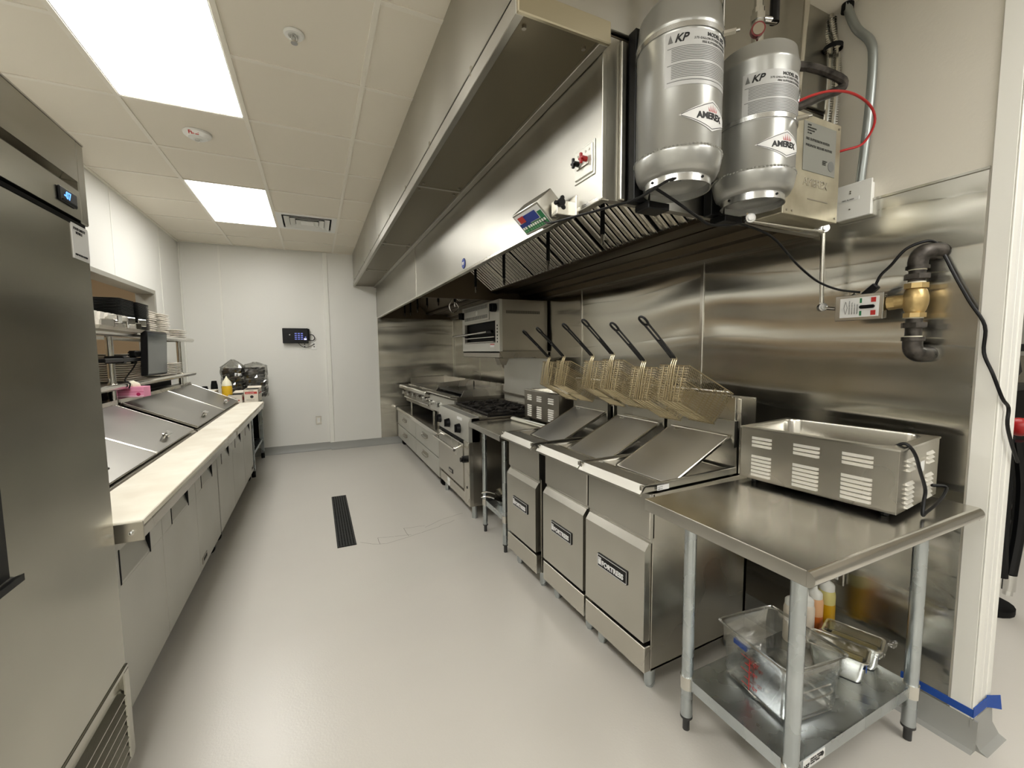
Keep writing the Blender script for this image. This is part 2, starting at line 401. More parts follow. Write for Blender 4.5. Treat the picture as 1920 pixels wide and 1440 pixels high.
# baseboards (grey coved epoxy)
def base_prof(a): return [(0, BZ), (a*.008, BZ), (a*.012, .04), (a*.03, .008), (a*.05, 0), (0, 0)]
g = G(); g.prism([(6.674-p[0], p[1]) for p in base_prof(1)], 'X', -1.5, .175)
g.prism([(6.62-p[0], p[1]) for p in base_prof(1)], 'X', .165, 2.06); struct('baseboard_back', g, BASE)
g = G(); g.prism([(-1.5+p[0], p[1]) for p in base_prof(1)], 'Y', -5, 6.67); struct('baseboard_left', g, BASE)
# right wall (ends at y = .583) and neighbouring spaces
WR, WE, WT = 2.06, .583, 2.19
g = G().box(WR, WT, WE, 6.8, 0, CZ+.03); wr = struct('wall_right', g, FRPR, smooth=False)
g = G(); g.prism([(WR-p[0], p[1]) for p in base_prof(1)], 'Y', WE-.02, 6.6).prism([(WE-p[0], p[1]) for p in base_prof(1)], 'X', WR-.01, WT+.02)
struct('baseboard_right', g, BASE)
struct('corner_trim', G().box(WR-.006, WR, WE, WE+.055, BZ-.01, CZ-.01, .002).box(WR-.006, WR+.03, WE-.006, WE, BZ-.01, CZ-.01, .002), FRPT, wr)
struct('corner_trim', G().box(WT-.03, WT+.006, WE-.006, WE, BZ-.01, CZ-.01, .002).box(WR+.062, WR+.068, WE-.004, WE, BZ, CZ-.01, .001), FRPT, wr)
struct('end_panel', G().box(WR+.02, WT-.02, WE-.003, WE, BZ, CZ-.01, .001), FRP, wr)
# wavy stainless wall sheets
def wavy(y0, y1, z0, z1, seed, axis='X', at=WR, amp=.0046):
    g = G(); nu, nv = 40, 60; rr = random.Random(seed); ph = [rr.uniform(0, 6.28) for _ in range(8)]
    grid = []
    for i in range(nu+1):
        row = []
        for j in range(nv+1):
            u, v = i/nu, j/nv; y = y0+(y1-y0)*u; z = z0+(z1-z0)*v
            e = min(1, 8*u, 8*(1-u), 10*v, 10*(1-v))
            d = .8*math.sin(z*10.5+.6+.5*math.sin(y*1.9+.7))+(.5)*math.sin(z*27+1.1+.9*math.sin(y*2.7+.3)+.4*math.sin(y*6.1))+.2*math.sin(y*3.3+ph[4])
            d = .006+amp*(.5+.5*e)*d*.8
            row.append(g.b.verts.new((at-d, y, z) if axis == 'X' else (y, at-d, z)))
        grid.append(row)
    for i in range(nu):
        for j in range(nv): g.b.faces.new((grid[i][j], grid[i+1][j], grid[i+1][j+1], grid[i][j+1]))
    return g
ys = [.640, 1.78, 3.005, 4.23, 5.45, 6.60]
for k in range(5):
    struct('steel_panel', wavy(ys[k]+.003, ys[k+1]-.003, BZ+.003, 2.01, k+3), S_PANEL, wr, ang=180)
    if k: struct('panel_seam', G().box(WR-.012, WR, ys[k]-.012, ys[k]+.012, BZ+.003, 2.01, .002), S_TOP, wr)
struct('panel_top_edge', G().box(WR-.012, WR, .64, 6.6, 2.008, 2.016), S_TOP, wr)
for a, b, s_ in ((.868, 2.04, 21),):
    struct('steel_panel', wavy(a, b, BZ+.003, 2.3, s_, 'Y', 6.62), S_PANEL, wb, ang=180)
struct('panel_seam', G().box(.862, .874, 6.608, 6.62, BZ+.003, 1.93, .002), FRPT, wb)
struct('panel_seam', G().box(2.03, 2.055, 6.595, 6.615, BZ+.003, 1.95, .002), S_TOP, wb)
# rooms beyond
struct('wall_far', G().box(2.19, 8, 6.4, 6.5, 0, CZ+.03), mat('plain_wall', (.80, .79, .76), .6))
struct('wall_east', G().box(7.4, 7.5, -5, 6.5, 0, CZ+.03), MATS['plain_wall'])
struct('wall_south', G().box(-5.5, 8, -5.1, -5, 0, CZ+.03), MATS['plain_wall'])
struct('wall_west', G().box(-5.5, -5.4, -5, 7.6, 0, CZ+.03), MATS['plain_wall'])
# dining side seen through the pass window
pw = struct('wall_beyond', G().box(-3.3, -3.2, 1, 7.6, 0, CZ+.03), mat('wood_shadow', (.5, .43, .33), .6))
for k in range(7):
    y = 1.2+k*.9
    for z0, z1 in ((.02, 1.42), (1.43, 2.8)): struct('wall_panel', G().box(-3.2, -3.18, y+.004, y+.892, z0, z1, .002), ROOMB, pw)
struct('wall_end', G().box(-3.2, -1.63, 7.4, 7.5, 0, CZ+.03), ROOMB)
struct('counter_sill', G().box(-1.63, -1.5, WY0, WY1, WZ0-.001, WZ0+.012, .002), S_TOP, wf)

# ================================================================== HOOD
HX, HY0, HY1, HZ = .87, 1.16, 6.6, 1.915
hd = thing('exhaust_hood', 'long stainless kitchen exhaust hood running along the right wall over the cooking line', 'range hood', (1.45, 1.16, HZ))
for a, b in ((HY0, 3.918), (3.926, HY1)):
    ob('front_panel', G().box(HX, HX+.014, a, b, HZ, 2.385, .003), S_HOOD, hd)
ob('seam_strip', G().box(HX-.004, HX+.01, 3.912, 3.932, HZ, 2.37, .001), S_TOP, hd)
ob('front_lip', G().box(HX-.002, HX+.03, HY0, HY1, HZ-.004, HZ+.012, .002), S_TOP, hd)
ob('corner_strip', G().box(HX-.003, HX+.016, HY0-.004, HY0+.02, HZ-.002, 2.36, .002), S_HOOD, hd)
ob('end_panel', G().box(HX+.01, 2.05, HY0, HY0+.014, HZ, 2.42, .002).box(HX+.01, 2.05, HY0, HY0+.03, HZ-.002, HZ+.01), S_HOOD, hd)
ob('end_rib', G().box(.935, .955, HY0-.014, HY0, HZ, 2.41, .003), S_HOOD, hd)
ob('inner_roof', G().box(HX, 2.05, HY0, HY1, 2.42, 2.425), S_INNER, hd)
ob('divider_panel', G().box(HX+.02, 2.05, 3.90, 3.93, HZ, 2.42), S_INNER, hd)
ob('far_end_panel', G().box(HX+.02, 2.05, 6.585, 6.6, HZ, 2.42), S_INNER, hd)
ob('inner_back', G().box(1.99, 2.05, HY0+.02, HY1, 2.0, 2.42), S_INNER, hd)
# supply plenum in front of the hood
ob('plenum_lip', G().box(.55, .575, HY0-.03, HY1, 2.36, 2.415, .002), S_HOOD, hd)
ob('plenum_rail', G().box(.835, .868, HY0-.03, HY1, 2.36, 2.41, .002), S_HOOD, hd)
ob('plenum_end', G().box(.55, .868, HY0-.045, HY0-.03, 2.358, 2.425, .003), mat('plenum_end_steel', (.72, .69, .60), .3, 1), hd)
PERF = mat('perforated_steel', (.43, .42, .38), .38, .9)
nt = PERF.node_tree; N = nt.nodes; L = nt.links
tc = N.new('ShaderNodeTexCoord'); vo = N.new('ShaderNodeTexVoronoi'); vo.inputs['Scale'].default_value = 130; vo.inputs['Randomness'].default_value = 0
L.new(tc.outputs['Object'], vo.inputs['Vector']); mr = N.new('ShaderNodeMapRange'); mr.inputs['From Min'].default_value = .25; mr.inputs['From Max'].default_value = .35
L.new(vo.outputs['Distance'], mr.inputs['Value']); mx = N.new('ShaderNodeMix'); mx.data_type = 'RGBA'
mx.inputs['A'].default_value = (.02, .02, .018, 1); mx.inputs['B'].default_value = (*lin((.50, .47, .40)), 1); L.new(mr.outputs[0], mx.inputs['Factor']); L.new(mx.outputs['Result'], N['Principled BSDF'].inputs['Base Color'])
pj = [HY0-.03, 2.5, 3.93, 5.25, HY1]
for a, b in zip(pj, pj[1:]):
    p = ob('perforated_panel', G().box(.575, .835, a+.004, b-.004, 2.374, 2.38), PERF, hd)
    for x in (.6, .81):
        for y in (a+.05, b-.05): ob('bolt', G().cyl((x, y, 2.366), (x, y, 2.375), .007, n=10), S_DARK, p)
    if b < HY1: ob('joint_strip', G().box(.575, .835, b-.009, b+.009, 2.368, 2.376), S_HOOD, hd)
# enclosure above
ej = [HY0-.01, 4.09, 6.6]
for a, b in zip(ej, ej[1:]):
    ob('enclosure_panel', G().box(.555, .57, a+.003, b-.003, 2.432, CZ+.002, .002), S_HOOD, hd)
ob('enclosure_gap', G().box(.562, .86, HY0, HY1, 2.405, 2.43), BLACKM, hd)
ob('enclosure_end', G().box(.555, 2.05, HY0-.012, HY0, 2.43, CZ+.002, .002), S_HOOD, hd)
g = G()
for k in range(9): g.box(.548, .556, 1.5+k*.6, 1.51+k*.6, 2.405, 2.437)
ob('clip', g, S_TOP, hd)
# baffle filters
fa, fb = V((1.62, 0, 2.005)), V((1.14, 0, 2.39)); fd = (fb-fa); fl_ = fd.length; fdn = fd.normalized(); fn = V((-fdn.z, 0, fdn.x))*-1
if fn.z > 0: fn = -fn
for bank in ((HY0+.03, 3.9, 6), (3.94, 4.9, 2)):
    n_ = bank[2]; wd = (bank[1]-bank[0])/n_
    for q in range(n_):
        y0 = bank[0]+q*wd; y1 = y0+wd-.006
        g = G()
        for a, b in ((y0, y0+.012), (y1-.012, y1)): g.slab([fa+V((0, a, 0)), fa+V((0, b, 0)), fb+V((0, b, 0)), fb+V((0, a, 0))], .03)
        for t0, t1 in ((0, .02), (fl_-.02, fl_)): 
            A, B = fa+fdn*t0, fa+fdn*t1; g.slab([A+V((0, y0, 0)), A+V((0, y1, 0)), B+V((0, y1, 0)), B+V((0, y0, 0))], .03)
        flt = ob('baffle_filter', g, S_HOOD, hd, smooth=False)
        nb = 8; pitch = (y1-y0-.024)/nb
        for k in range(nb):
            yc = y0+.012+pitch*(k+.5); g = G(); A, B = fa+fdn*.02, fa+fdn*(fl_-.02)
            hw = pitch*.30
            # hat-shaped bar: face plus two turned edges
            g.slab([A+fn*.004+V((0, yc-hw, 0)), A+fn*.004+V((0, yc+hw, 0)), B+fn*.004+V((0, yc+hw, 0)), B+fn*.004+V((0, yc-hw, 0))], .003)
            for e in (-1, 1):
                g.slab([A+fn*.004+V((0, yc+e*hw, 0)), A+fn*.02+V((0, yc+e*(hw+.004), 0)), B+fn*.02+V((0, yc+e*(hw+.004), 0)), B+fn*.004+V((0, yc+e*hw, 0))], .002)
            ob('baffle', g, S_TOP, flt, smooth=False)
        g = G().slab([fa-fn*.02+V((0, y0, 0)), fa-fn*.02+V((0, y1, 0)), fb-fn*.02+V((0, y1, 0)), fb-fn*.02+V((0, y0, 0))], .004)
        ob('filter_back', g, BLACKM, flt)
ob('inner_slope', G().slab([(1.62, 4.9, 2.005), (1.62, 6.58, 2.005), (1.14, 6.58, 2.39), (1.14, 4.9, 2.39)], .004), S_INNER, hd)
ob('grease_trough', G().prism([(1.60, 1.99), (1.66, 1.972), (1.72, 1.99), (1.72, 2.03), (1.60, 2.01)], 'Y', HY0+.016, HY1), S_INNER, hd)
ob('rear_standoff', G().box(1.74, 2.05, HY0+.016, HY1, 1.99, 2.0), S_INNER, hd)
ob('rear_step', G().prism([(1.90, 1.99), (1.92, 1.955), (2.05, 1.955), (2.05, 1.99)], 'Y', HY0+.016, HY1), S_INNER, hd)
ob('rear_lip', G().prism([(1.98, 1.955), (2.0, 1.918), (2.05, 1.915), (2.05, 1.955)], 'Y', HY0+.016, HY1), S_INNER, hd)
# nozzle drops
for k, (y, z) in enumerate(((1.66, 1.925), (2.17, 1.90), (2.80, 1.90), (3.385, 1.92), (3.97, 1.855), (4.57, 1.92), (5.07, 1.93), (5.59, 1.935), (6.03, 1.93), (6.45, 1.95))):
    o = ob('nozzle_drop', G().cyl((1.25, y, z+.035), (1.25, y, 2.42), .011, n=10), BLACKM, hd)
    ob('nozzle', G().cyl((1.25, y, z), (1.25, y, z+.04), .009, n=10).cyl((1.25, y, z-.012), (1.25, y, z), .006, n=8), CHROME, o)
ob('link_line', G().tube([(1.25, 4.05, 1.93), (1.22, 4.06, 1.86), (1.26, 4.08, 1.80), (1.33, 4.1, 1.84), (1.3, 4.1, 1.9)], .004, 6), CHROME, hd)
# round maker badge
bc = (HX-.002, 2.56, 1.965)
b_ = ob('maker_badge', G().lathe([(0, -.003), (.03, -.003), (.032, 0)], bc, 24, 'X'), BLUEINK, hd)
text('PDI', .026, WHITE, b_, (HX-.0056, 2.585, 1.957), (0, -1, 0), (0, 0, 1), shear=.3)

# switch plate on the hood front
t = thing('light_switch_plate', 'white cornered wall plate with one black and one red knob on the hood front', 'switch plate', (HX, 1.255, 2.06))
ob('plate', G().box(HX-.004, HX, 1.195, 1.315, 2.005, 2.118, .0015).box(HX-.009, HX-.003, 1.203, 1.307, 2.013, 2.110, .003), mat('plate_silver', (.84, .84, .80), .35, .3), t)
ob('slot_bar', G().box(HX-.014, HX-.008, 1.222, 1.29, 2.045, 2.053, .001), S_DARK, t)
for y, m_ in ((1.283, BLACK), (1.236, RED)):
    ob('knob', G().cyl((HX-.026, y, 2.066), (HX-.008, y, 2.066), .009, n=12).obox((HX-.03, y, 2.066), (1, 0, 0), (0, 1, 0), (0, 0, 1), .01, .009, .034, .002).obox((HX-.03, y, 2.066), (1, 0, 0), (0, 1, 0), (0, 0, 1), .008, .026, .008, .002), m_, t)
g = G()
for y in (1.285, 1.24, 1.22): g.cyl((HX-.0105, y, 2.092), (HX-.009, y, 2.092), .004, n=8)
ob('screw', g, S_DARK, t)

# multi-channel timer hanging from the hood edge
t = thing('kitchen_timer', 'boxy steel cook timer with blue and green keypad bracketed below the hood edge', 'timer', (.8, 1.48, 1.95))
A0, A1 = V((.752, 1.585, 1.958)), V((.752, 1.385, 1.953)); B0, B1 = V((.812, 1.58, 1.896)), V((.812, 1.385, 1.892))
inn = (A1-A0).cross(B0-A0).normalized(); inn = inn if inn.x > 0 else -inn
g = G(); cc = (A0+A1+B0+B1)/4+inn*.04; ux = (A1-A0); uy = (B0-A0)
g.obox(cc, ux, uy, ux.cross(uy), ux.length+.012, uy.length+.012, .08, .003)
ob('case', g, S_HOOD, t)
rt, dn = ux.normalized(), uy.normalized(); up_ = -dn
def face(u0, u1, v0, v1, lift=.001, th=.0012):   # u along right, v down; metres from the face's top left
    o = A0-inn*lift; return G().slab([o+rt*u0+dn*v0, o+rt*u1+dn*v0, o+rt*u1+dn*v1, o+rt*u0+dn*v1], th)
W_, H_ = ux.length, uy.length
k1 = ob('keypad_label', face(.004, W_-.004, .003, H_-.003, .0015), PAPER, t)
ob('green_band', face(.006, W_-.006, H_*.60, H_-.005, .003), GREENINK, k1)
ob('green_band', face(W_*.83, W_-.006, H_*.28, H_*.62, .003), GREENINK, k1)
ob('blue_band', face(.006, W_*.42, H_*.46, H_*.66, .0035), BLUEINK, k1)
ob('blue_window', face(W_*.33, W_*.80, H_*.16, H_*.56, .0045), BLUEINK, k1)
ob('red_square', face(W_*.12, W_*.34, H_*.14, H_*.44, .005), REDINK, k1)
for k in range(10):
    u = W_*(.07+.088*k)+(W_*.04 if k > 1 else 0)
    kk = ob('key', face(u, u+.010, H_*.64, H_*.76, .0055), WHITE, k1)
    ob('key', face(u, u+.010, H_*.81, H_*.9, .0055), mat('pale_green', (.4, .65, .45), .5), k1)
ob('bracket', G().box(.80, HX+.005, 1.325, 1.365, 1.905, 1.955, .002).box(HX-.006, HX+.006, 1.30, 1.34, 1.9, 1.97, .002), S_TOP, t)
kc = V((.815, 1.36, 1.945))
g = G().cyl(kc, kc+V((0, -.04, 0)), .007, n=8).cyl(kc+V((0, -.025, 0)), kc+V((0, -.045, 0)), .014, n=14)
for an in (1.2, 3.3, 5.4):
    dv = V((math.cos(an), 0, math.sin(an))); g.obox(kc+V((0, -.035, 0))+dv*.016, dv, (0, 1, 0), dv.cross(V((0, 1, 0))), .022, .016, .015, .005)
ob('clamp_knob', g, BLACK, t)
# cords
def cord(name, lb, pts, r=.004, m=BLACK, grp=None):
    o = ob(name, G().tube(pts, r, 8, 5), m); return tag(o, lb, 'cord', grp)
cord('power_cord', 'black cord running from the timer below the hood past the silver tanks', [(.80, 1.42, 1.905), (.80, 1.37, 1.885), (.82, 1.24, 1.873), (.85, 1.10, 1.865), (.9, 1.02, 1.875), (.96, .96, 1.915), (1.0, .955, 1.92)])
cord('detection_cord', 'black cord looping below the two silver tanks down to the gas shutoff box', [(.94, 1.0, 1.905), (1.03, 1.0, 1.875), (1.12, 1.0, 1.842), (1.22, 1.03, 1.835), (1.33, 1.04, 1.85), (1.42, 1.06, 1.865), (1.58, 1.06, 1.84), (1.74, 1.06, 1.75), (1.86, 1.05, 1.69), (1.93, 1.01, 1.655), (1.955, .945, 1.637)], .0045)

# ================================================================== SUPPRESSION TANKS
def tank(cx, cy, z0, top, lb, strap_z, lt, zc):
    t = thing('suppression_tank', lb, 'tank', (cx, cy, z0), 0, 'fire suppression tanks')
    R_ = .124
    tw = 2.33
    prof = [(.0, z0+.042), (.06, z0+.034), (.095, z0+.022), (.113, z0+.029), (.121, z0+.046), (.1262, z0+.070), (.1275, z0+.080), (.1275, z0+.086), (.124, z0+.092), (.124, tw), (.1265, tw+.005), (.1265, tw+.012), (.124, tw+.018), (.117, (tw+top)/2+.012), (.095, top-.025), (.055, top-.006), (0, top)]
    ob('tank_body', G().lathe(prof, (cx, cy, 0), 48), TANK, t, ang=50)
    g = G(); rr = random.Random(3)
    for k in range(72):
        a = 2*PI*k/72; g.sph((cx+.1255*math.cos(a), cy+.1255*math.sin(a), z0+.088+rr.uniform(-.0015, .0015)), .0048, (1, 1, .8), 4)
    ob('weld_seam', g, TANK, t)
    ob('base_ring', G().lathe([(.098, z0+.028), (.100, z0+.0), (.096, z0), (.093, z0+.030)], (cx, cy, 0), 40), TANKRING, t, ang=40)
    vd = V((cx, cy, 0)).normalized(); vr = V((vd.y, -vd.x, 0))
    def P(phi, z, r): n = -vd*math.cos(phi)+vr*math.sin(phi); return V((cx, cy, 0))+n*r+V((0, 0, z))
    g = G()
    for phi in (-.75, .8):
        a = P(phi, z0+.012, .1005); n = (P(phi, 0, 1)-P(phi, 0, 0)); g.cyl(a, a+n*.001, .004, n=10)
    ob('ring_hole', g, BLACKM, t)
    def curved(phi0, phi1, za, zb, r, n=24, shape=None):
        g = G(); prev = None
        for k in range(n+1):
            u = k/n; ph = phi0+(phi1-phi0)*u
            lo, hi = (za, zb) if not shape else shape(u)
            c_ = [g.b.verts.new(P(ph, lo, r)), g.b.verts.new(P(ph, hi, r))]
            if prev: g.b.faces.new((prev[0], c_[0], c_[1], prev[1]))
            prev = c_
        return g
    def bend(phi0, zb, r):
        return lambda x, y, z: P(phi0+x/.124, zb+y, r+z)
    f0 = -.30
    lab = ob('instruction_label', curved(f0, f0+1.9, lt-.146, lt, .1246), LABELG, t, ang=180)
    kp = text('KP', .029, INK, lab, 0, 0, 0, bold=.025, shear=.35, bend=bend(f0+.20, lt-.030, .125))
    ob('logo_triangle', curved(f0+.06, f0+.17, 0, 0, .1252, 8, lambda u: (lt-.030, lt-.030+.022*(1-abs(2*u-1))+.0005)), INKG, lab)
    text('MODEL 375', .014, INK, lab, 0, 0, 0, bold=.01, bend=bend(f0+.93, lt-.018, .125))
    text('3.75 GALLON STORED PRESSURE', .0082, INKG, lab, 0, 0, 0, bend=bend(f0+.62, lt-.028, .125))
    text('FIRE SUPPRESSION SYSTEM', .0082, INKG, lab, 0, 0, 0, bend=bend(f0+.80, lt-.038, .125))
    g = G(); rr = random.Random(5)
    for k in range(21):
        z = lt-.045-k*.0045
        if k in (9, 19): continue
        a = f0+.14 if k not in (0, 10, 20) else f0+.05
        gg = curved(a, f0+1.8-rr.uniform(0, .08), z, z+.0021, .1250, 16); g.merge(gg)
    ob('fine_print', g, INKG, lab, ang=180)
    # diamond maker label
    d0, dw, dh = .02, 1.62, .042
    dm = ob('diamond_label', curved(d0, d0+dw, 0, 0, .1249, 28, lambda u: (zc-dh*(1-abs(2*u-1))-.0002, zc+dh*(1-abs(2*u-1))+.0002)), PAPER, t, ang=180)
    g = G()
    for sgn in (1, -1):
        for u0, u1 in ((0.03, .5), (.5, .97)):
            prev = None
            for k in range(13):
                u = u0+(u1-u0)*k/12; h = (dh-.005)*(1-abs(2*u-1)); ph = d0+dw*u
                c_ = [g.b.verts.new(P(ph, zc+sgn*h, .1253)), g.b.verts.new(P(ph, zc+sgn*(h-.0018), .1253))]
                if prev: g.b.faces.new((prev[0], c_[0], c_[1], prev[1]))
                prev = c_
    ob('border', g, INK, dm, ang=180)
    cu = text('AMEREX', .024, INK, dm, 0, 0, 0, bold=.035, bend=bend(d0+.40, zc-.010, .1255))
    g = G()
    for k, (dx, hh, ln) in enumerate(((-.014, .013, -.004), (-.008, .019, -.002), (-.001, .022, 0), (.006, .018, .002), (.012, .012, .004))):
        ph = d0+dw*.5+dx/.124
        a = P(ph, zc+.010, .1256); b = P(ph+.035, zc+.010, .1256); c_ = P(ph+.017+ln/.124, zc+.010+hh, .1256)
        g.b.faces.new([g.b.verts.new(q) for q in (a, b, c_)])
    ob('flame_mark', g, REDINK, dm, ang=180)
    # straps
    for z in strap_z:
        s_ = ob('strap', G().lathe([(.125, z-.007), (.1275, z-.007), (.1275, z+.007), (.125, z+.007)], (cx, cy, 0), 40), TANKRING, t)
        ph = 1.25; c_ = P(ph, z, .137)
        ob('strap_bolt', G().cyl(c_-vr*.012, c_+vr*.02, .008, n=6).cyl(c_+vr*.02, c_+vr*.03, .004, n=8), CHROME, s_)
    # mounting bracket on the hood end, behind the tank
    ob('mounting_bracket', G().box(cx-.09, cx-.02, HY0-.05, HY0-.014, z0-.01, top-.03, .002).box(cx-.055, cx+.035, cy+.06, HY0-.014, z0-.035, z0-.012, .002), BLACK, t)
    return t, P
t1, P1 = tank(1.05, 1.02, 1.913, 2.462, 'larger looking left silver suppression tank hanging at the near end of the hood', (2.322,), 2.309, 2.082)
t2, P2 = tank(1.405, 1.02, 1.913, 2.425, 'right silver suppression tank with the red pressure gauge on top beside the control box', (2.158,), 2.294, 2.070)
# valve assembly on tank 2
v = ob('valve', G().cyl((1.405, 1.02, 2.415), (1.405, 1.02, 2.56), .019, n=16).cyl((1.405, 1.02, 2.52), (1.405, 1.02, 2.54), .025, n=6).cyl((1.405, 1.02, 2.56), (1.405, 1.02, 2.62), .014, n=12).cyl((1.405, 1.02, 2.53), (1.47, 1.0, 2.53), .012, n=12), CHROME, t2)
ob('valve_head', G().cyl((1.405, 1.02, 2.62), (1.405, 1.02, 2.66), .024, n=12).cyl((1.36, 1.02, 2.65), (1.45, 1.02, 2.65), .013, n=10).cyl((1.46, 1.0, 2.52), (1.46, 1.0, 2.64), .015, n=12), BLACK, t2)
ob('valve_tag', G().box(1.352, 1.372, 1.0, 1.01, 2.63, 2.665), mat('yellow_tag', (.8, .72, .2), .5), t2)
gc = V((1.352, .985, 2.452)); gd = V((-.62, -.75, -.2)).normalized()
ga = ob('pressure_gauge', G().cyl(gc, gc+gd*.02, .021, n=24).cyl(gc, (1.405, 1.02, 2.462), .006, n=8), mat('dark_red', (.45, .08, .07), .35), t2)
ob('gauge_face', G().cyl(gc+gd*.02, gc+gd*.0215, .0165, n=24), mat('gauge_dial', (.55, .5, .42), .3), ga)
ob('tank_valve', G().cyl((1.05, 1.02, 2.425), (1.05, 1.02, 2.6), .019, n=16).cyl((1.05, 1.02, 2.6), (1.05, 1.02, 2.66), .026, n=12), CHROME, t1)
# agent piping
tag(ob('agent_pipe', G().tube([(1.09, 1.06, 2.60), (1.15, 1.1, 2.55), (1.25, 1.11, 2.50), (1.30, 1.12, 2.47)], .011, 10), BLACKIRON), 'short black pipe slanting between the tops of the two silver tanks', 'pipe')
t = ob('agent_pipe', G().tube([(1.56, 1.08, 2.45), (1.70, 1.03, 2.46), (1.845, 1.0, 2.44), (1.875, 1.0, 2.42), (1.845, 1.005, 2.395), (1.74, 1.02, 2.35), (1.60, 1.03, 2.28)], .016, 10, 3), BLACKIRON)
tag(t, 'blackened steel agent pipe bent behind the right silver tank', 'pipe')
t = ob('thin_steel_tube', G().tube([(1.19, .98, 2.53), (1.25, 1.03, 2.46), (1.31, 1.08, 2.40)], .005, 8), CHROME); tag(t, 'thin bright steel tube slanting between the two silver tanks', 'pipe')
t = ob('riser_conduit', G().cyl((1.80, 1.10, CZ), (1.75, 1.10, 2.24), .011, n=12), S_TOP); tag(t, 'straight bright riser conduit behind the right silver tank', 'conduit')
t = thing('red_hose', 'thin red hose looping out of the fire control box over the wall', 'hose', (1.6, .95, 2.26))
ob('hose', G().tube([(1.53, .97, 2.26), (1.60, .95, 2.293), (1.715, .95, 2.335), (1.847, .95, 2.357), (1.965, .95, 2.34), (2.0, .95, 2.286), (1.95, .96, 2.205), (1.90, .99, 2.185), (1.87, 1.03, 2.18)], .0045, 8, 5), RED, t)
ob('fitting', G().cyl((1.50, .985, 2.25), (1.545, .965, 2.27), .009, n=6).cyl((1.49, .97, 2.235), (1.52, .99, 2.24), .011, n=6), CHROME, t)
for k, x in enumerate((2.02, 2.035)):
    t = ob('flexible_conduit', G().tube([(x, 1.165-k*.02, 2.82), (x, 1.155-k*.02, 2.75), (x, 1.135-k*.02, 2.68), (x-.01, 1.125-k*.02, 2.545), (x-.02, 1.125-k*.02, 2.39), (x-.03, 1.13-k*.02, 2.23)], .0095, 8, 6), S_TOP)
    g = G()
    for j in range(58):
        z = 2.80-j*.0098; yy = 1.155-k*.02-.03*min(1, max(0, (2.78-z)/.2)); xx = x-.02*max(0, (2.6-z)/.35)
        g.cyl((xx, yy, z), (xx, yy, z-.004), .0125, n=8)
    r_ = ob('rib', g, S_TOP, t, kind='stuff')
    tag(t, ('ribbed flexible metal conduit nearest the hood, dropping from the ceiling corner', 'second ribbed flexible metal conduit, on the side of the bare conduit')[k], 'conduit')
t = ob('conduit_tie', G().lathe([(.030, 2.655), (.034, 2.655), (.034, 2.672), (.030, 2.672)], (2.012, 1.118, 0), 16), BLACKM); tag(t, 'black tie band around the two ribbed conduits', 'cable tie')
t = thing('metal_conduit', 'thick grey conduit bending down the upper wall into the white plate box', 'conduit', (2.03, 1.0, 2.08))
ob('pipe', G().tube([(2.03, 1.085, 2.87), (2.03, 1.08, 2.80), (2.03, 1.045, 2.70), (2.03, .995, 2.62), (2.03, .982, 2.54), (2.03, .985, 2.36), (2.032, .998, 2.16), (2.035, 1.006, 2.07)], .0155, 12, 5), GALVPIPE, t)
ob('strap', G().cyl((2.035, 1.085, 2.79), (2.035, 1.083, 2.82), .021, n=12), BLACKM, t)

# release module box
MX0, MX1, MY, MZ0, MZ1 = 1.545, 1.876, 1.0, 1.908, 2.27
t = thing('fire_control_box', 'bare steel fire suppression control box with grey legend plate right of the tanks', 'control box', ((MX0+MX1)/2, MY, MZ0))
STB = mat('bare_box_steel', (.74, .71, .63), .38, .9); addnoise(STB, (1, 1, 1), 6, 4, rough=(.3, .5), col=((.66, .63, .55), (.80, .78, .70)))
ob('cabinet', G().box(MX0, MX1, MY+.004, HY0-.016, MZ0, MZ1, .003), STB, t)
cv = ob('cover', G().box(MX0-.002, MX1+.002, MY, MY+.006, MZ0-.002, MZ1+.002, .002), STB, t)
pl = ob('legend_plate', G().box(1.645, 1.845, MY-.002, MY, 2.072, 2.246, .001), mat('legend_grey', (.50, .50, .47), .45), t)
LI = mat('legend_ink', (.24, .24, .22), .6)
for s_, sz, z in (('FIRE SUPPRESSION SYSTEM', .0122, 2.181), ('PNEUMATIC RELEASE MODULE', .0118, 2.159)): text(s_, sz, LI, pl, (1.657, MY-.0027, z), (1, 0, 0), (0, 0, 1))
for k, s_ in enumerate(('LISTED', 'EXTINGUISHING', 'SYSTEM UNIT', 'EX 4658')): text(s_, .007, LI, pl, (1.665, MY-.0027, 2.232-k*.0095), (1, 0, 0), (0, 0, 1))
ob('seal_mark', G().cyl((1.817, MY-.0032, 2.109), (1.817, MY-.002, 2.109), .019, n=24), INKG, pl)
text('CONTACT\nDEALER\nSERVICE', .006, LI, pl, (1.762, MY-.0027, 2.119), (1, 0, 0), (0, 0, 1))
text('AMEREX', .040, S_TOP, cv, (1.652, MY-.0012, 2.02), (1, 0, 0), (0, 0, 1), ext=.0015, name='embossed_lettering')
ob('slot', G().box(1.684, 1.81, MY-.001, MY, 1.972, 1.976), S_DARK, cv)
for x, z in ((MX1-.015, MZ1-.015), (MX1-.015, MZ0+.015), (MX0+.02, MZ0+.012), (MX0+.05, MZ0+.012)): ob('screw', G().cyl((x, MY-.003, z), (x, MY, z), .004, n=8), S_DARK, cv)
ob('mounting_flange', G().box(1.68, 1.86, 1.12, 1.124, MZ1, MZ1+.09, .001), S_DARK, t)
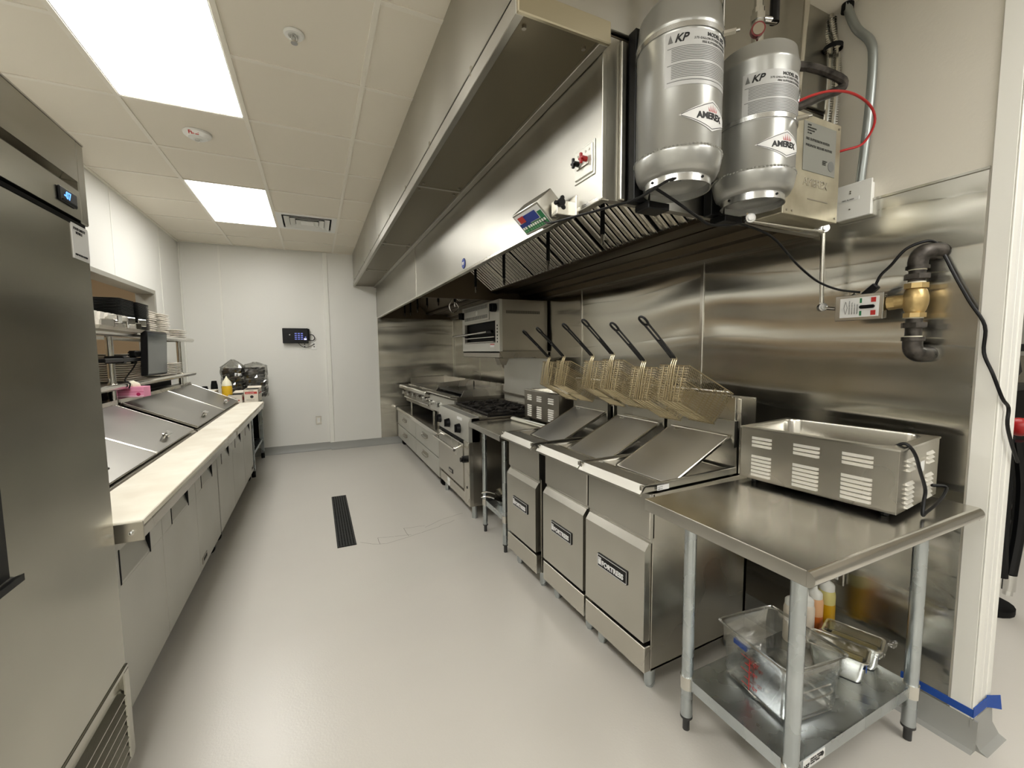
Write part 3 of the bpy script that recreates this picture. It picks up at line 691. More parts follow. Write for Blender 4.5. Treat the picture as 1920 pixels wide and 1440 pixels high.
# blank white box on wall
t = thing('junction_box', 'square white blank-cover box on the wall where the grey conduit ends', 'junction box', (2.05, 1.03, 1.955))
ob('box', G().box(2.02, 2.06, .965, 1.09, 1.955, 2.08, .002), WHITE, t)
c_ = ob('cover', G().box(2.014, 2.021, .953, 1.101, 1.948, 2.087, .002), WHITE, t)
ob('name_strip', G().box(2.0125, 2.014, .995, 1.06, 2.018, 2.03), PAPER, c_)
text('FIRE ALARM', .008, INKG, c_, (2.012, 1.055, 2.021), (0, -1, 0), (0, 0, 1))
g = G()
for z in (2.048, 2.056, 1.985): g.cyl((2.012, 1.027, z), (2.014, 1.027, z), .003, n=8)
ob('screw', g, S_DARK, c_)
# detection conduit linkage with corner pulleys
t = thing('pull_cable_conduit', 'slim steel pull-cable conduit with corner pulleys dropping to the gas shutoff', 'conduit', (1.96, 1.09, 1.59))
ob('vertical_tube', G().cyl((1.955, 1.092, 1.905), (1.965, 1.088, 1.605), .0085, n=12), S_TOP, t)
ob('horizontal_tube', G().cyl((1.40, 1.03, 1.868), (1.95, 1.088, 1.905), .0075, n=12), S_TOP, t)
for c_, d in (((1.395, 1.02, 1.872), .016), ((1.955, 1.09, 1.918), .017), ((1.965, 1.088, 1.592), .017)):
    q = ob('corner_pulley', G().cyl((c_[0]-.008, c_[1]-.012, c_[2]), (c_[0]+.004, c_[1]+.004, c_[2]), d, n=16).cyl((c_[0]-.011, c_[1]-.016, c_[2]), (c_[0]-.007, c_[1]-.011, c_[2]), d*.6, n=12), TANKRING, t)
    ob('screw', G().cyl((c_[0]-.01, c_[1], c_[2]+d), (c_[0]+.012, c_[1], c_[2]+d+.004), .004, n=6), CHROME, q)
ob('link_tube', G().cyl((1.965, 1.078, 1.59), (1.958, 1.03, 1.58), .007, n=10), S_TOP, t)

# gas shutoff valve set
GY, GX = .785, 1.985
t = thing('gas_valve', 'brass gas shutoff valve with dark iron elbows standing off the steel wall', 'valve', (2.05, GY, 1.40))
q = ob('valve_body', G().lathe([(.022, 1.535), (.031, 1.555), (.036, 1.575), (.037, 1.59), (.036, 1.605), (.031, 1.625), (.022, 1.64)], (GX, GY, 0), 28).cyl((GX, GY, 1.59), (GX-.005, GY+.055, 1.588), .025, n=20).cyl((GX-.005, GY+.055, 1.588), (GX-.008, GY+.078, 1.586), .026, n=8), BRASS, t)
ob('hex_collar', G().cyl((GX, GY, 1.528), (GX, GY, 1.544), .034, n=8), BRASS, q); ob('hex_collar', G().cyl((GX, GY, 1.632), (GX, GY, 1.65), .036, n=8), BRASS, q)
TFE = mat('thread_tape', (.9, .88, .8), .6)
for a, b, cz in ((1.65, 1.70, 1.674), (1.528, 1.455, 1.500)):
    u_ = ob('union', G().cyl((GX, GY, a), (GX, GY, b), .024, n=16).cyl((GX, GY, cz-.009), (GX, GY, cz+.009), .038, n=6), BLACKIRON, t)
    ob('thread_tape', G().cyl((GX, GY, max(a, b)-.004), (GX, GY, max(a, b)+.004), .0255, n=16).cyl((GX, GY, min(a, b)-.003), (GX, GY, min(a, b)+.006), .0255, n=16), TFE, u_)
ob('upper_elbow', G().tube([(GX, GY, 1.70), (GX, GY, 1.73), (GX+.004, GY-.006, 1.752), (GX+.022, GY-.018, 1.762), (2.055, GY-.035, 1.762)], .0285, 16, 4).cyl((GX, GY, 1.70), (GX, GY, 1.712), .033, n=18), BLACKIRON, t)
ob('lower_elbow', G().tube([(GX, GY, 1.455), (GX, GY, 1.425), (GX+.004, GY-.004, 1.405), (GX+.022, GY-.012, 1.394), (2.055, GY-.02, 1.394)], .0285, 16, 4).cyl((GX, GY, 1.443), (GX, GY, 1.457), .033, n=18), BLACKIRON, t)
t = thing('gas_shutoff_box', 'flat steel actuator box with white legend and coloured squares left of the brass valve', 'control box', (1.96, .94, 1.53))
g = G().box(1.95, 1.985, .868, 1.018, 1.532, 1.622, .002)
ob('case', g, S_TOP, t); ob('clear_cover', G().box(1.942, 1.95, .862, 1.024, 1.528, 1.628, .002), mat('cover_steel', (.72, .71, .68), .2, .9), t)
lg = ob('legend', G().box(1.9405, 1.942, .875, 1.005, 1.540, 1.616), PAPER, t)
for y0, y1, z0, z1, m_ in ((.93, .937, 1.594, 1.612, GREENINK), (.93, .937, 1.545, 1.563, GREENINK), (.884, .9, 1.594, 1.612, REDINK), (.884, .9, 1.545, 1.563, REDINK)):
    ob('colour_square', G().box(1.9397, 1.9405, y0, y1, z0, z1), m_, lg)
ob('indicator_slot', G().obox((1.939, .912, 1.578), (1, 0, 0), (0, 1, 0), (0, 0, 1), .003, .05, .013, .004), BLACK, lg)
g = G(); dq = [(.985, 1.603), (.979, 1.578), (.985, 1.553), (.991, 1.578)]
for a, b in zip(dq, dq[1:]+dq[:1]): g.cyl((1.9398, a[0], a[1]), (1.9398, b[0], b[1]), .0006, n=4)
ob('diamond_mark', g, INK, lg)
for k in range(4): text('MECHANICAL GAS VALVE'[:20-k*2], .0045, INKG, lg, (1.9395, .970-k*.009, 1.552), (0, 0, 1), (0, 1, 0))
ob('clamp', G().box(1.955, 1.975, .93, .98, 1.622, 1.628).cyl((1.965, .985, 1.62), (1.965, .965, 1.635), .006, n=8), CHROME, t)
t = thing('valve_cord', 'black cord draped over the upper iron elbow and down the white wall end', 'cord', (2.0, .8, 1.76))
ob('cable', G().tube([(1.965, .905, 1.64), (1.96, .885, 1.69), (1.955, .85, 1.725), (1.965, .815, 1.775), (2.0, .775, 1.798), (2.03, .755, 1.79), (2.04, .735, 1.745), (2.04, .70, 1.66), (2.042, .66, 1.57), (2.045, .622, 1.49), (2.048, .62, 1.40), (2.03, .59, 1.33), (2.05, .57, 1.25), (2.10, .568, 1.215), (2.095, .566, 1.16), (2.14, .565, 1.09), (2.19, .56, 1.02)], .0052, 8, 5), BLACK, t)
ob('plug', G().obox((1.965, .915, 1.64), (0, -.75, .66), (0, .66, .75), (1, 0, 0), .055, .026, .024, .004), BLACK, t)

# ================================================================== WORKTABLES
def worktable(name, lb, x0, x1, y0, y1, top, shelf, lx, ly, bull='y0', cr=.0207):
    t = thing(name, lb, 'work table', ((x0+x1)/2, (y0+y1)/2, 0))
    g = G().box(x0, x1, y0+(.018 if bull == 'y0' else 0), y1, top-.004, top, .0015)
    g.box(x0, x0+.004, y0+(.018 if bull == 'y0' else 0), y1, top-.042, top-.002, .001).box(x1-.004, x1, y0+.01, y1, top-.042, top-.002).box(x0, x1, y1-.004, y1, top-.042, top-.002)
    if bull == 'y0':
        pr = [(y0+.021+.021*math.cos(a), top-.021+.021*math.sin(a)) for a in [PI/2+k*PI/10 for k in range(11)]]
        pr = pr+[(y0+.03, top-.042), (y0+.03, top-.038), (y0+.021, top-.039)]+[(y0+.021+.018*math.cos(a), top-.021+.018*math.sin(a)) for a in [1.5*PI-k*PI/10 for k in range(11)]]
        g.prism([(y0+.021+.021*math.cos(a), top-.021+.021*math.sin(a)) for a in [PI/2+k*PI/10 for k in range(11)]], 'X', x0, x1)
    else: g.box(x0, x1, y0, y0+.004, top-.042, top-.002)
    tt = ob('tabletop', g, S_TOP, t, ang=30)
    ob('underside_channel', G().box(x0+.1, x1-.1, (y0+y1)/2-.05, (y0+y1)/2+.05, top-.03, top-.004), GALV, t)
    sh = ob('undershelf', G().box(lx[0]-.005, lx[1]+.005, ly[0]-.005, ly[1]+.005, shelf-.003, shelf, .001).box(lx[0]-.006, lx[0]-.003, ly[0], ly[1], shelf-.042, shelf).box(lx[1]+.003, lx[1]+.006, ly[0], ly[1], shelf-.042, shelf).box(lx[0], lx[1], ly[0]-.006, ly[0]-.003, shelf-.042, shelf).box(lx[0], lx[1], ly[1]+.003, ly[1]+.006, shelf-.042, shelf), GALV, t)
    for x in lx:
        for y in ly:
            l = ob('leg', G().cyl((x, y, .055), (x, y, top-.03), cr, n=24), GALV, t)
            ob('collar', G().cyl((x, y, shelf-.045), (x, y, shelf+.004), cr+.004, n=24), S_TOP, l)
            ob('foot', G().cyl((x, y, 0), (x, y, .055), .0125, n=14).cyl((x, y, .05), (x, y, .058), cr+.001, n=24), mat('grey_foot', (.2, .2, .2), .5), l)
    return t, sh
tb, shelf1 = worktable('work_table', 'near steel work table with round galvanized legs holding the food warmer', 1.055, 1.985, .568, 1.142, .886, .212, (1.205, 1.895), (.69, 1.067))
ls = ob('spec_sticker', G().box(1.252, 1.36, .6825, .6838, .175, .207), PAPER, tb)
text('NSF', .016, INK, ls, (1.256, .6821, .180), (1, 0, 0), (0, 0, 1), bold=.02)
text('MADE IN TAIWAN\nSTAINLESS STEEL\nWORK TABLE', .0075, INK, ls, (1.287, .6821, .197), (1, 0, 0), (0, 0, 1))
ob('round_mark', G().cyl((1.347, .6817, .193), (1.347, .6824, .193), .0075, n=16), INK, ls)

# food warmer on the near table
def louvre_group(parent, origin, u, n, w_, rows, pitch, m=mat('louvre_steel', (.94, .93, .90), .5, .9), proto=None):  # louvre colour lightened to imitate ceiling light reflected off the slots
    """raised pressed louvres; origin = top left, u = horizontal dir, n = outward normal"""
    o0 = V(origin); u = V(u).normalized(); n = V(n).normalized(); z = V((0, 0, 1))
    for k in range(rows):
        o = o0-z*(k*pitch); h = pitch*.62; g = G()
        a, b = o, o+u*w_; d = n*.008
        vs = [g.b.verts.new(p) for p in (a, b, b-z*h, a-z*h, a+u*.004+d-z*h*.8, b-u*.004+d-z*h*.8, b-u*.004+d-z*h, a+u*.004+d-z*h)]
        for f in ((0, 1, 5, 4), (4, 5, 6, 7), (7, 6, 2, 3), (0, 4, 7, 3), (1, 2, 6, 5)): g.b.faces.new([vs[i] for i in f])
        ob('louvre', g, m, parent, smooth=False)
def warmer(name, lb, A, B, dep, zb, zt, m, cols, inner=True, d=None):
    """A = far front bottom corner (x,y), B = near front bottom corner; box reaches dep toward the wall"""
    A, B = V((*A, 0)), V((*B, 0)); u = (B-A).normalized(); n = V((-abs(u.y), u.x*(1 if u.y < 0 else -1), 0)); n = V((u.y, -u.x, 0)); n = n if n.x < 0 else -n
    L_ = (B-A).length; t = thing(name, lb, 'food warmer', ((A+B)/2-n*dep/2+V((0, 0, zb))))
    def Q(s, q, z): return A+u*s-n*q+V((0, 0, z))
    g = G()
    g.slab([Q(0, 0, zb), Q(L_, 0, zb), Q(L_, 0, zt), Q(0, 0, zt)], .0001)
    def pan(a, b, c_, d_, th=.004):
        gg = G(); gg.slab([a, b, c_, d_], th); g.merge(gg)
    ctr = Q(L_/2, dep/2, (zb+zt)/2)
    g = G().obox(Q(L_/2, .002, (zb+zt)/2), u, -n, (0, 0, 1), L_, .004, zt-zb, .001).obox(Q(L_/2, dep-.002, (zb+zt)/2), u, -n, (0, 0, 1), L_, .004, zt-zb, .001)
    g.obox(Q(.002, dep/2, (zb+zt)/2), u, -n, (0, 0, 1), .004, dep, zt-zb, .001).obox(Q(L_-.002, dep/2, (zb+zt)/2), u, -n, (0, 0, 1), .004, dep, zt-zb, .001)
    g.obox(Q(L_/2, dep/2, zb+.004), u, -n, (0, 0, 1), L_, dep, .004)
    body = ob('body', g, m, t, smooth=False)
    # top rim with rounded well
    gi = G(); nu = 10; well = []; outer = []
    x0, x1, y0, y1, r = .022, L_-.03, .022, dep-.022, .05
    def rr_pts(x0, x1, y0, y1, r):
        P_ = []
        for cx, cy, a0 in ((x1-r, y1-r, 0), (x0+r, y1-r, PI/2), (x0+r, y0+r, PI), (x1-r, y0+r, 1.5*PI)):
            for k in range(7): a = a0+k*PI/12; P_.append((cx+r*math.cos(a), cy+r*math.sin(a)))
        return P_
    rings = [rr_pts(-.003, L_+.003, -.003, dep+.003, .003), rr_pts(x0, x1, y0, y1, r), rr_pts(x0+.003, x1-.003, y0+.003, y1-.003, r-.003), rr_pts(x0+.01, x1-.01, y0+.01, y1-.01, r-.01)]
    zs = [zt+.002, zt+.003, zt-.004, zb+.05]
    rings.insert(0, rr_pts(-.003, L_+.003, -.003, dep+.003, .003)); zs.insert(0, zt-.004)
    vr = [[gi.b.verts.new(Q(px, py, z)) for px, py in R_] for R_, z in zip(rings, zs)]
    for a, b in zip(vr, vr[1:]):
        for k in range(len(a)): gi.b.faces.new((a[k], a[(k+1) % len(a)], b[(k+1) % len(a)], b[k]))
    gi.b.faces.new(vr[-1])
    ob('well', gi, S_TOP, t, ang=50)
    hgt = zt-zb
    for s0, w_ in cols:
        louvre_group(body, Q(s0, 0, zt-hgt*.16)+n*.0002, u, n, w_, 3, hgt*.072)
        louvre_group(body, Q(s0, 0, zt-hgt*.52)+n*.0002, u, n, w_, 6 if hgt > .15 else 5, hgt*.072)
    # feet
    g = G()
    for s in (.04, L_-.04):
        for q in (.04, dep-.04): g.cyl(Q(s, q, zb-.018), Q(s, q, zb+.002), .012, n=10)
    ob('foot', g, BLACK, t)
    return t, body, Q, u, n, L_, hgt
t, body, Q, u, n, L_, hg = warmer('food_warmer', 'large steel food warmer with an empty well standing on the near work table', (1.548, 1.135), (1.600, .645), .36, .905, 1.108, S, ((.045, .075), (.195, .085), (.345, .085)))
for s0 in (.06, .235):
    louvre_group(body, Q(L_, s0, 1.108-hg*.18)+u*.0002, -n, u, .06, 3, hg*.072); louvre_group(body, Q(L_, s0, 1.108-hg*.55)+u*.0002, -n, u, .06, 6, hg*.072)
ob('rating_sticker', G().obox(Q(L_, .20, 1.03)+u*.001, -n, (0, 0, 1), u, .035, .034, .0006), PAPER, t)
cdp = [Q(L_-.04, .08, 1.10), Q(L_-.01, .075, 1.118), Q(L_+.012, .08, 1.09), Q(L_+.02, .11, 1.03), Q(L_+.028, .135, .97), Q(L_+.03, .12, .93), Q(L_+.035, .10, .897), Q(L_+.035, .13, .899), Q(L_+.04, .19, .912), Q(L_+.04, .27, .93), Q(L_+.035, .31, .95), Q(L_+.01, .27, .955)]
ob('cord', G().tube(cdp, .005, 8, 5), BLACK, t)

# squeeze bottles, pans and food box on the undershelf
SH = .2125
def bottle(x, y, h, m, lb, fill=None):
    t = thing('squeeze_bottle', lb, 'bottle', (x, y, SH), 0, 'squeeze bottles under the near work table')
    ob('bottle_body', G().lathe([(0, SH), (.028, SH), (.031, SH+.006), (.031, SH+h*.62), (.028, SH+h*.68), (.024, SH+h*.70)], (x, y, 0), 24), m, t)
    if fill: ob('sauce', G().lathe([(0, SH+.004), (.0315, SH+.004), (.0315, SH+h*fill), (0, SH+h*fill)], (x, y, 0), 24), fill_m[m.name], t)
    ob('cap', G().lathe([(.027, SH+h*.69), (.027, SH+h*.77), (.022, SH+h*.8), (.009, SH+h*.84), (.006, SH+h*.93), (.003, SH+h), (0, SH+h)], (x, y, 0), 24), WHITE, t, ang=50)
fill_m = {'yellow_bottle': mat('yellow_sauce', (.80, .62, .05), .3), 'orange_bottle': mat('orange_sauce', (.80, .42, .16), .3)}
bottle(1.935, .995, .265, mat('yellow_bottle', (.84, .80, .52), .3), 'squeeze bottle of yellow oil under the near work table, rightmost of the row', .48)
bottle(1.868, 1.005, .235, mat('orange_bottle', (.90, .70, .52), .3), 'squeeze bottle of orange sauce under the near work table', .38)
bottle(1.80, 1.00, .225, mat('pale_bottle', (.88, .84, .78), .35), 'pale squeeze bottle behind the front right table leg')
bottle(1.742, 1.02, .225, mat('pale_bottle', (.88, .84, .78), .35), 'pale squeeze bottle farthest left of the bottle row')
def steampan(cx, cy, ang, lb, tape):
    t = thing('steam_pan', lb, 'food pan', (cx, cy, SH), ang)
    M = WM[t.name]; g = G(); rr_ = []
    def P_(x, y, z): return M @ V((x, y, z))
    def ringp(hx, hy, r, z):
        out = []
        for sx, sy, a0 in ((1, 1, 0), (-1, 1, PI/2), (-1, -1, PI), (1, -1, 1.5*PI)):
            for k in range(5): a = a0+k*PI/8; out.append(g.b.verts.new(P_(sx*(hx-r)+r*math.cos(a), sy*(hy-r)+r*math.sin(a), z)))
        return out
    R_ = [ringp(.056, .093, .016, .092), ringp(.056, .093, .016, .095), ringp(.048, .085, .016, .094), ringp(.042, .078, .02, .02), ringp(.036, .072, .02, .002)]
    for a, b in zip(R_, R_[1:]):
        for k in range(20): g.b.faces.new((a[k], a[(k+1) % 20], b[(k+1) % 20], b[k]))
    g.b.faces.new(R_[-1]); ob('pan', g, S_TOP, t, ang=50)
    g = G(); vs = []
    rr = random.Random(int(cx*1000))
    for i in range(9):
        vs.append([g.b.verts.new(P_((i/8-.5)*.118, (j/12-.5)*.20, .097+rr.uniform(-.003, .003)-(.012 if i in (0, 8) or j in (0, 12) else 0))) for j in range(13)])
    for i in range(8):
        for j in range(12): g.b.faces.new((vs[i][j], vs[i+1][j], vs[i+1][j+1], vs[i][j+1]))
    ob('film_cover', g, FILM, t, ang=180)
    g = G().box(-.04, .04, -.07, .07, .055, .06)
    for v in g.b.verts: v.co = M @ v.co
    ob('contents', g, mat('pan_sauce', (.70, .64, .42), .35), t)
    g = G()
    for k in range(5):
        a = P_(.03+.008*k, -.10, .09); g.tube([a, a+V((.01, -.012, -.008+.003*k)), a+V((.02, -.016, .0))], .0025, 5, 2)
    ob('twisted_film', g, CLEAR, t)
    if tape:
        g = G().box(-.042, .018, -.0865, -.084, .055, .078)
        for v in g.b.verts: v.co = M @ v.co
        tp = ob('blue_tape', g, TAPE, t)
        o_ = M @ V((-.038, -.0868, .061)); text('SAUCE 1/4', .0105, INK, tp, o_, M.to_3x3() @ V((1, 0, 0)), (0, 0, 1))
steampan(1.735, .845, .36, 'film-wrapped steel food pan with blue tape label, nearer the clear food box', True)
steampan(1.853, .855, .30, 'film-wrapped steel food pan without tape, nearer the steel wall', False)
# clear food box
t = thing('food_box', 'clear plastic food storage box with blue tape and red scale marks on the table undershelf', 'food container', (1.445, .885, SH), -.13)
M = WM[t.name]; g = G()
def rpt(hx, hy, r, z, g, n=6):
    out = []
    for sx, sy, a0 in ((1, 1, 0), (-1, 1, PI/2), (-1, -1, PI), (1, -1, 1.5*PI)):
        for k in range(n): a = a0+k*PI/2/(n-1); out.append(g.b.verts.new(M @ V((sx*(hx-r)+r*math.cos(a), sy*(hy-r)+r*math.sin(a), z))))
    return out
prf = [(.112, .122, .022, .010), (.106, .116, .02, .0), None]
R_ = [rpt(.105, .118, .02, .004, g), rpt(.113, .126, .025, .0, g), rpt(.116, .129, .026, .012, g), rpt(.121, .134, .028, .12, g), rpt(.126, .139, .03, .126, g), rpt(.128, .141, .03, .19, g), rpt(.134, .147, .032, .192, g), rpt(.134, .147, .032, .198, g), rpt(.127, .140, .03, .198, g), rpt(.125, .138, .03, .19, g), rpt(.123, .136, .03, .128, g), rpt(.118, .131, .028, .12, g), rpt(.113, .126, .024, .014, g), rpt(.10, .113, .02, .008, g)]
nn = len(R_[0]); g.b.faces.new(R_[0])
for a, b in zip(R_, R_[1:]):
    for k in range(nn): g.b.faces.new((a[k], a[(k+1) % nn], b[(k+1) % nn], b[k]))
g.b.faces.new(R_[-1]); ob('box_shell', g, CLEAR, t, ang=60)
def inM(g):
    for v in g.b.verts: v.co = M @ v.co
    return g
ob('rim_bead', inM(G().tube([(sx*(.134-r_)+r_*math.cos(a), sy*(.147-r_)+r_*math.sin(a), .196) for sx, sy, a0 in ((1, 1, 0), (-1, 1, PI/2), (-1, -1, PI), (1, -1, 1.5*PI)) for r_ in (.032,) for a in (a0, a0+PI/4, a0+PI/2)], .003, 6, 2, closed=True)), FILM, t)
ob('blue_tape', inM(G().box(-.1265, -.1255, .02, .075, .150, .168)), TAPE, t)
g = G().box(-.1235, -.1225, .006, .009, .02, .135)
for k, (z, wd) in enumerate(((.03, .03), (.055, .02), (.08, .035), (.105, .02), (.128, .035))): g.box(-.1235, -.1225, .008, .008+wd, z, z+.0022)
sm_ = ob('scale_marks', inM(g), REDINK, t)
o_ = M @ V((-.124, .004, .12)); text('6 QT', .014, REDINK, sm_, o_, M.to_3x3() @ V((0, -1, 0)), (0, 0, 1)); o_ = M @ V((-.124, .004, .085)); text('4 QT', .014, REDINK, sm_, o_, M.to_3x3() @ V((0, -1, 0)), (0, 0, 1)); o_ = M @ V((-.1235, .004, .035)); text('2 QT', .014, REDINK, sm_, o_, M.to_3x3() @ V((0, -1, 0)), (0, 0, 1))
ob('handle_ridge', inM(G().tube([(-.06, -.141, .10), (-.05, -.147, .088), (.05, -.147, .088), (.06, -.141, .10)], .003, 6, 3).tube([(-.06, -.139, .11), (.06, -.139, .11)], .003, 6, 1)), FILM, t)
# crumpled film in the box
g = G(); rr = random.Random(4); vs = []
for i in range(10):
    vs.append([g.b.verts.new(M @ V(((i/9-.5)*.2, (j/11-.5)*.22, .035+rr.uniform(-.012, .02)))) for j in range(12)])
for i in range(9):
    for j in range(11): g.b.faces.new((vs[i][j], vs[i+1][j], vs[i+1][j+1], vs[i][j+1]))
tag(ob('film_sheet', g, FILM, None, ang=180), 'crumpled clear film lying in the plastic food box', 'plastic film')
# wall outlet under table, near table
t = thing('wall_outlet', 'steel-plated power outlet low on the steel wall behind the near table', 'outlet', (2.05, 1.02, .41))
ob('plate', G().box(2.035, 2.05, .985, 1.06, .385, .50, .003), S_TOP, t)
ob('receptacle', G().box(2.032, 2.036, 1.005, 1.04, .405, .43, .002).box(2.032, 2.036, 1.005, 1.04, .45, .475, .002), WHITE, t)

# ================================================================== FRYERS
def make_fryer():
    t = thing('deep_fryer', 'x', 'fryer', (0, 0, 0), 0, 'deep fryers in the cooking line')
    hw = .198
    ob('cabinet', G().box(.02, .62, -hw, -hw+.004, .105, .85, .001).box(.02, .62, hw-.004, hw, .105, .85, .001).box(.60, .62, -hw, hw, .105, .85).box(.02, .62, -hw, hw, .105, .115).box(.03, .6, -hw+.004, hw-.004, .115, .13), S, t)
    ob('door_recess', G().box(.034, .044, -hw+.004, hw-.004, .20, .68), BLACKM, t)
    ob('header_panel', G().box(.002, .03, -hw, hw, .665, .85, .003).box(.012, .03, -hw+.002, hw-.002, .648, .667), S_LID, t)
    g = G().prism([(.022, .235), (.022, .648), (.006, .648), (-.022+.006, .618), (-.016, .235)], 'Y', -hw+.006, hw-.006)
    dr = ob('door', g, S_LID, t)
    bd = ob('badge', G().box(-.0215, -.016, -.098, .098, .430, .492, .002), BLACK, dr)
    W2 = mat('badge_white', (.9, .9, .9), .4)
    text('FORTRESS', .0315, W2, dr, (-.0223, .066, .445), (0, -1, 0), (0, 0, 1), bold=.035, name='badge_lettering')
    g = G().box(-.0223, -.0215, .070, .090, .444, .468)
    for k in range(3): g.box(-.0223, -.0215, .0703+k*.0073, .0755+k*.0073, .470, .477)
    for a, b, c_, d in ((-.095, .095, .4335, .435), (-.095, .095, .487, .4885), (-.095, -.0935, .4335, .4885), (.0935, .095, .4335, .4885)): g.box(-.0223, -.0215, a, b, c_, d)
    ob('badge_mark', g, W2, dr)
    ob('kick_panel', G().box(-.015, .02, -hw+.002, hw-.002, .105, .216, .003), S, t)
    # top deck with fry pot
    zt = .888
    ob('front_lip', G().prism([(-.055, .852), (-.055, .862), (-.030, .893), (.06, .885), (.06, .878), (-.028, .885), (-.045, .862), (-.045, .852)], 'Y', -hw-.003, hw+.003), steel('lip_steel', (.70, .69, .655), .42), t)
    g = G().box(-.045, .52, -hw-.003, -hw+.012, .862, zt+.004, .002).box(-.045, .52, hw-.012, hw+.003, .862, zt+.004, .002)
    g.box(.06, .08, -hw+.012, hw-.012, .84, .884).box(.49, .52, -hw+.012, hw-.012, .84, .884)
    ob('deck_rim', g, S_LID, t)
    g = G()
    a = .155
    q0 = [(.08, -a-.03, .88), (.49, -a-.03, .88), (.49, a+.03, .88), (.08, a+.03, .88)]; q1 = [(.16, -a+.02, .74), (.47, -a+.02, .74), (.47, a-.02, .74), (.16, a-.02, .74)]; q2 = [(.16, -a+.02, .56), (.47, -a+.02, .56), (.47, a-.02, .56), (.16, a-.02, .56)]
    for A, B in ((q0, q1), (q1, q2)):
        for k in range(4): g.b.faces.new([g.b.verts.new(p) for p in (A[k], A[(k+1) % 4], B[(k+1) % 4], B[k])])
    g.b.faces.new([g.b.verts.new(p) for p in q2])
    ob('fry_pot', g, S, t, smooth=False)
    ob('splash_back', G().box(.515, .525, -hw, hw, .86, 1.10, .002).box(.50, .525, -hw, -hw+.01, .98, 1.10), S_LID, t)
    ob('flue_box', G().box(.555, .665, -hw+.01, hw-.01, .85, 1.195, .003), S, t)
    ob('basket_hanger', G().box(.53, .56, -hw+.02, hw-.02, 1.06, 1.205, .002).tube([(.52, -hw+.03, 1.20), (.515, -hw+.03, 1.225), (.515, hw-.03, 1.225), (.52, hw-.03, 1.20)], .004, 6, 1), S, t)
    for x in (.06, .57):
        for y in (-hw+.045, hw-.045): ob('leg', G().cyl((x, y, .012), (x, y, .107), .023, n=20).cyl((x, y, 0), (x, y, .014), .018, n=20), GALV, t)
    return t
fr0 = make_fryer()
FY = [(1.165, 1.438, 'steel deep fryer nearest the camera, beside the near work table'), (1.160, 1.853, 'middle one of the three steel deep fryers'), (1.140, 2.305, 'steel deep fryer farthest from the camera, beside the small filler table')]
FR = [.035, .02, .02]
fryers = []
for k, (x, y, lb) in enumerate(FY):
    if k == 0: f = fr0
    else: f = dup(fr0, (x, y, 0), FR[k], lb)
    fryers.append(f)
fr0.location = (FY[0][0], FY[0][1], 0); fr0.rotation_euler = (0, 0, FR[0]); fr0['label'] = FY[0][2]
for f, (x, y, _), r in zip(fryers, FY, FR): WM[f.name] = Matrix.Translation((x, y, 0)) @ Matrix.Rotation(r, 4, 'Z')
st = ob('warning_sticker', G().box(1.20, 1.262, 1.2302, 1.2312, .866, .886), PAPER, fr0)
text('CAUTION HOT OIL', .0062, INK, st, (1.203, 1.2299, .877), (1, .035, 0), (0, 0, 1)); text('KEEP AREA CLEAR', .0062, INK, st, (1.203, 1.2299, .869), (1, .035, 0), (0, 0, 1))
# leaning fryer lids
def make_lid():
    t = thing('fryer_lid', 'x', 'lid', (0, 0, 0), 0, 'steel covers leaning on the fryers')
    a = math.atan2(.17, .36); ln = .395; hw = .168
    ux = V((math.cos(a), 0, math.sin(a))); uz = V((-math.sin(a), 0, math.cos(a))); uy = V((0, 1, 0))
    g = G().obox(ux*ln/2, ux, uy, uz, ln, hw*2, .004, .0015)
    lid = ob('lid_plate', g, S_FLID, t)
    g = G().obox(ux*ln/2+uy*(hw-.003)+uz*.003-uz*.006, ux, uy, uz, ln, .008, .016, .003).obox(ux*ln/2-uy*(hw-.003)-uz*.003, ux, uy, uz, ln, .008, .016, .003).obox(ux*(ln-.003)-uz*.003, ux, uy, uz, .008, hw*2, .016, .003).obox(ux*.003-uz*.002, ux, uy, uz, .006, hw*2, .008, .002)
    ob('rolled_edge', g, S_TOP, t)
    ob('hang_slot', G().obox(ux*(ln-.022)+uy*(hw-.06)+uz*.0025, ux, uy, uz, .012, .035, .002), S_TOP, t)
    return t
l0 = make_lid()
for k, (x, y, lb) in enumerate(((1.318, 1.445, 'steel cover leaning in the nearest deep fryer'), (1.295, 1.85, 'steel cover leaning in the middle deep fryer'), (1.297, 2.31, 'steel cover leaning in the farthest deep fryer'))):
    if k == 0: l = l0; l.location = (x, y, .858); l['label'] = lb; l.rotation_euler = (0, 0, .03)
    else: l = dup(l0, (x, y, .858), .02, lb)
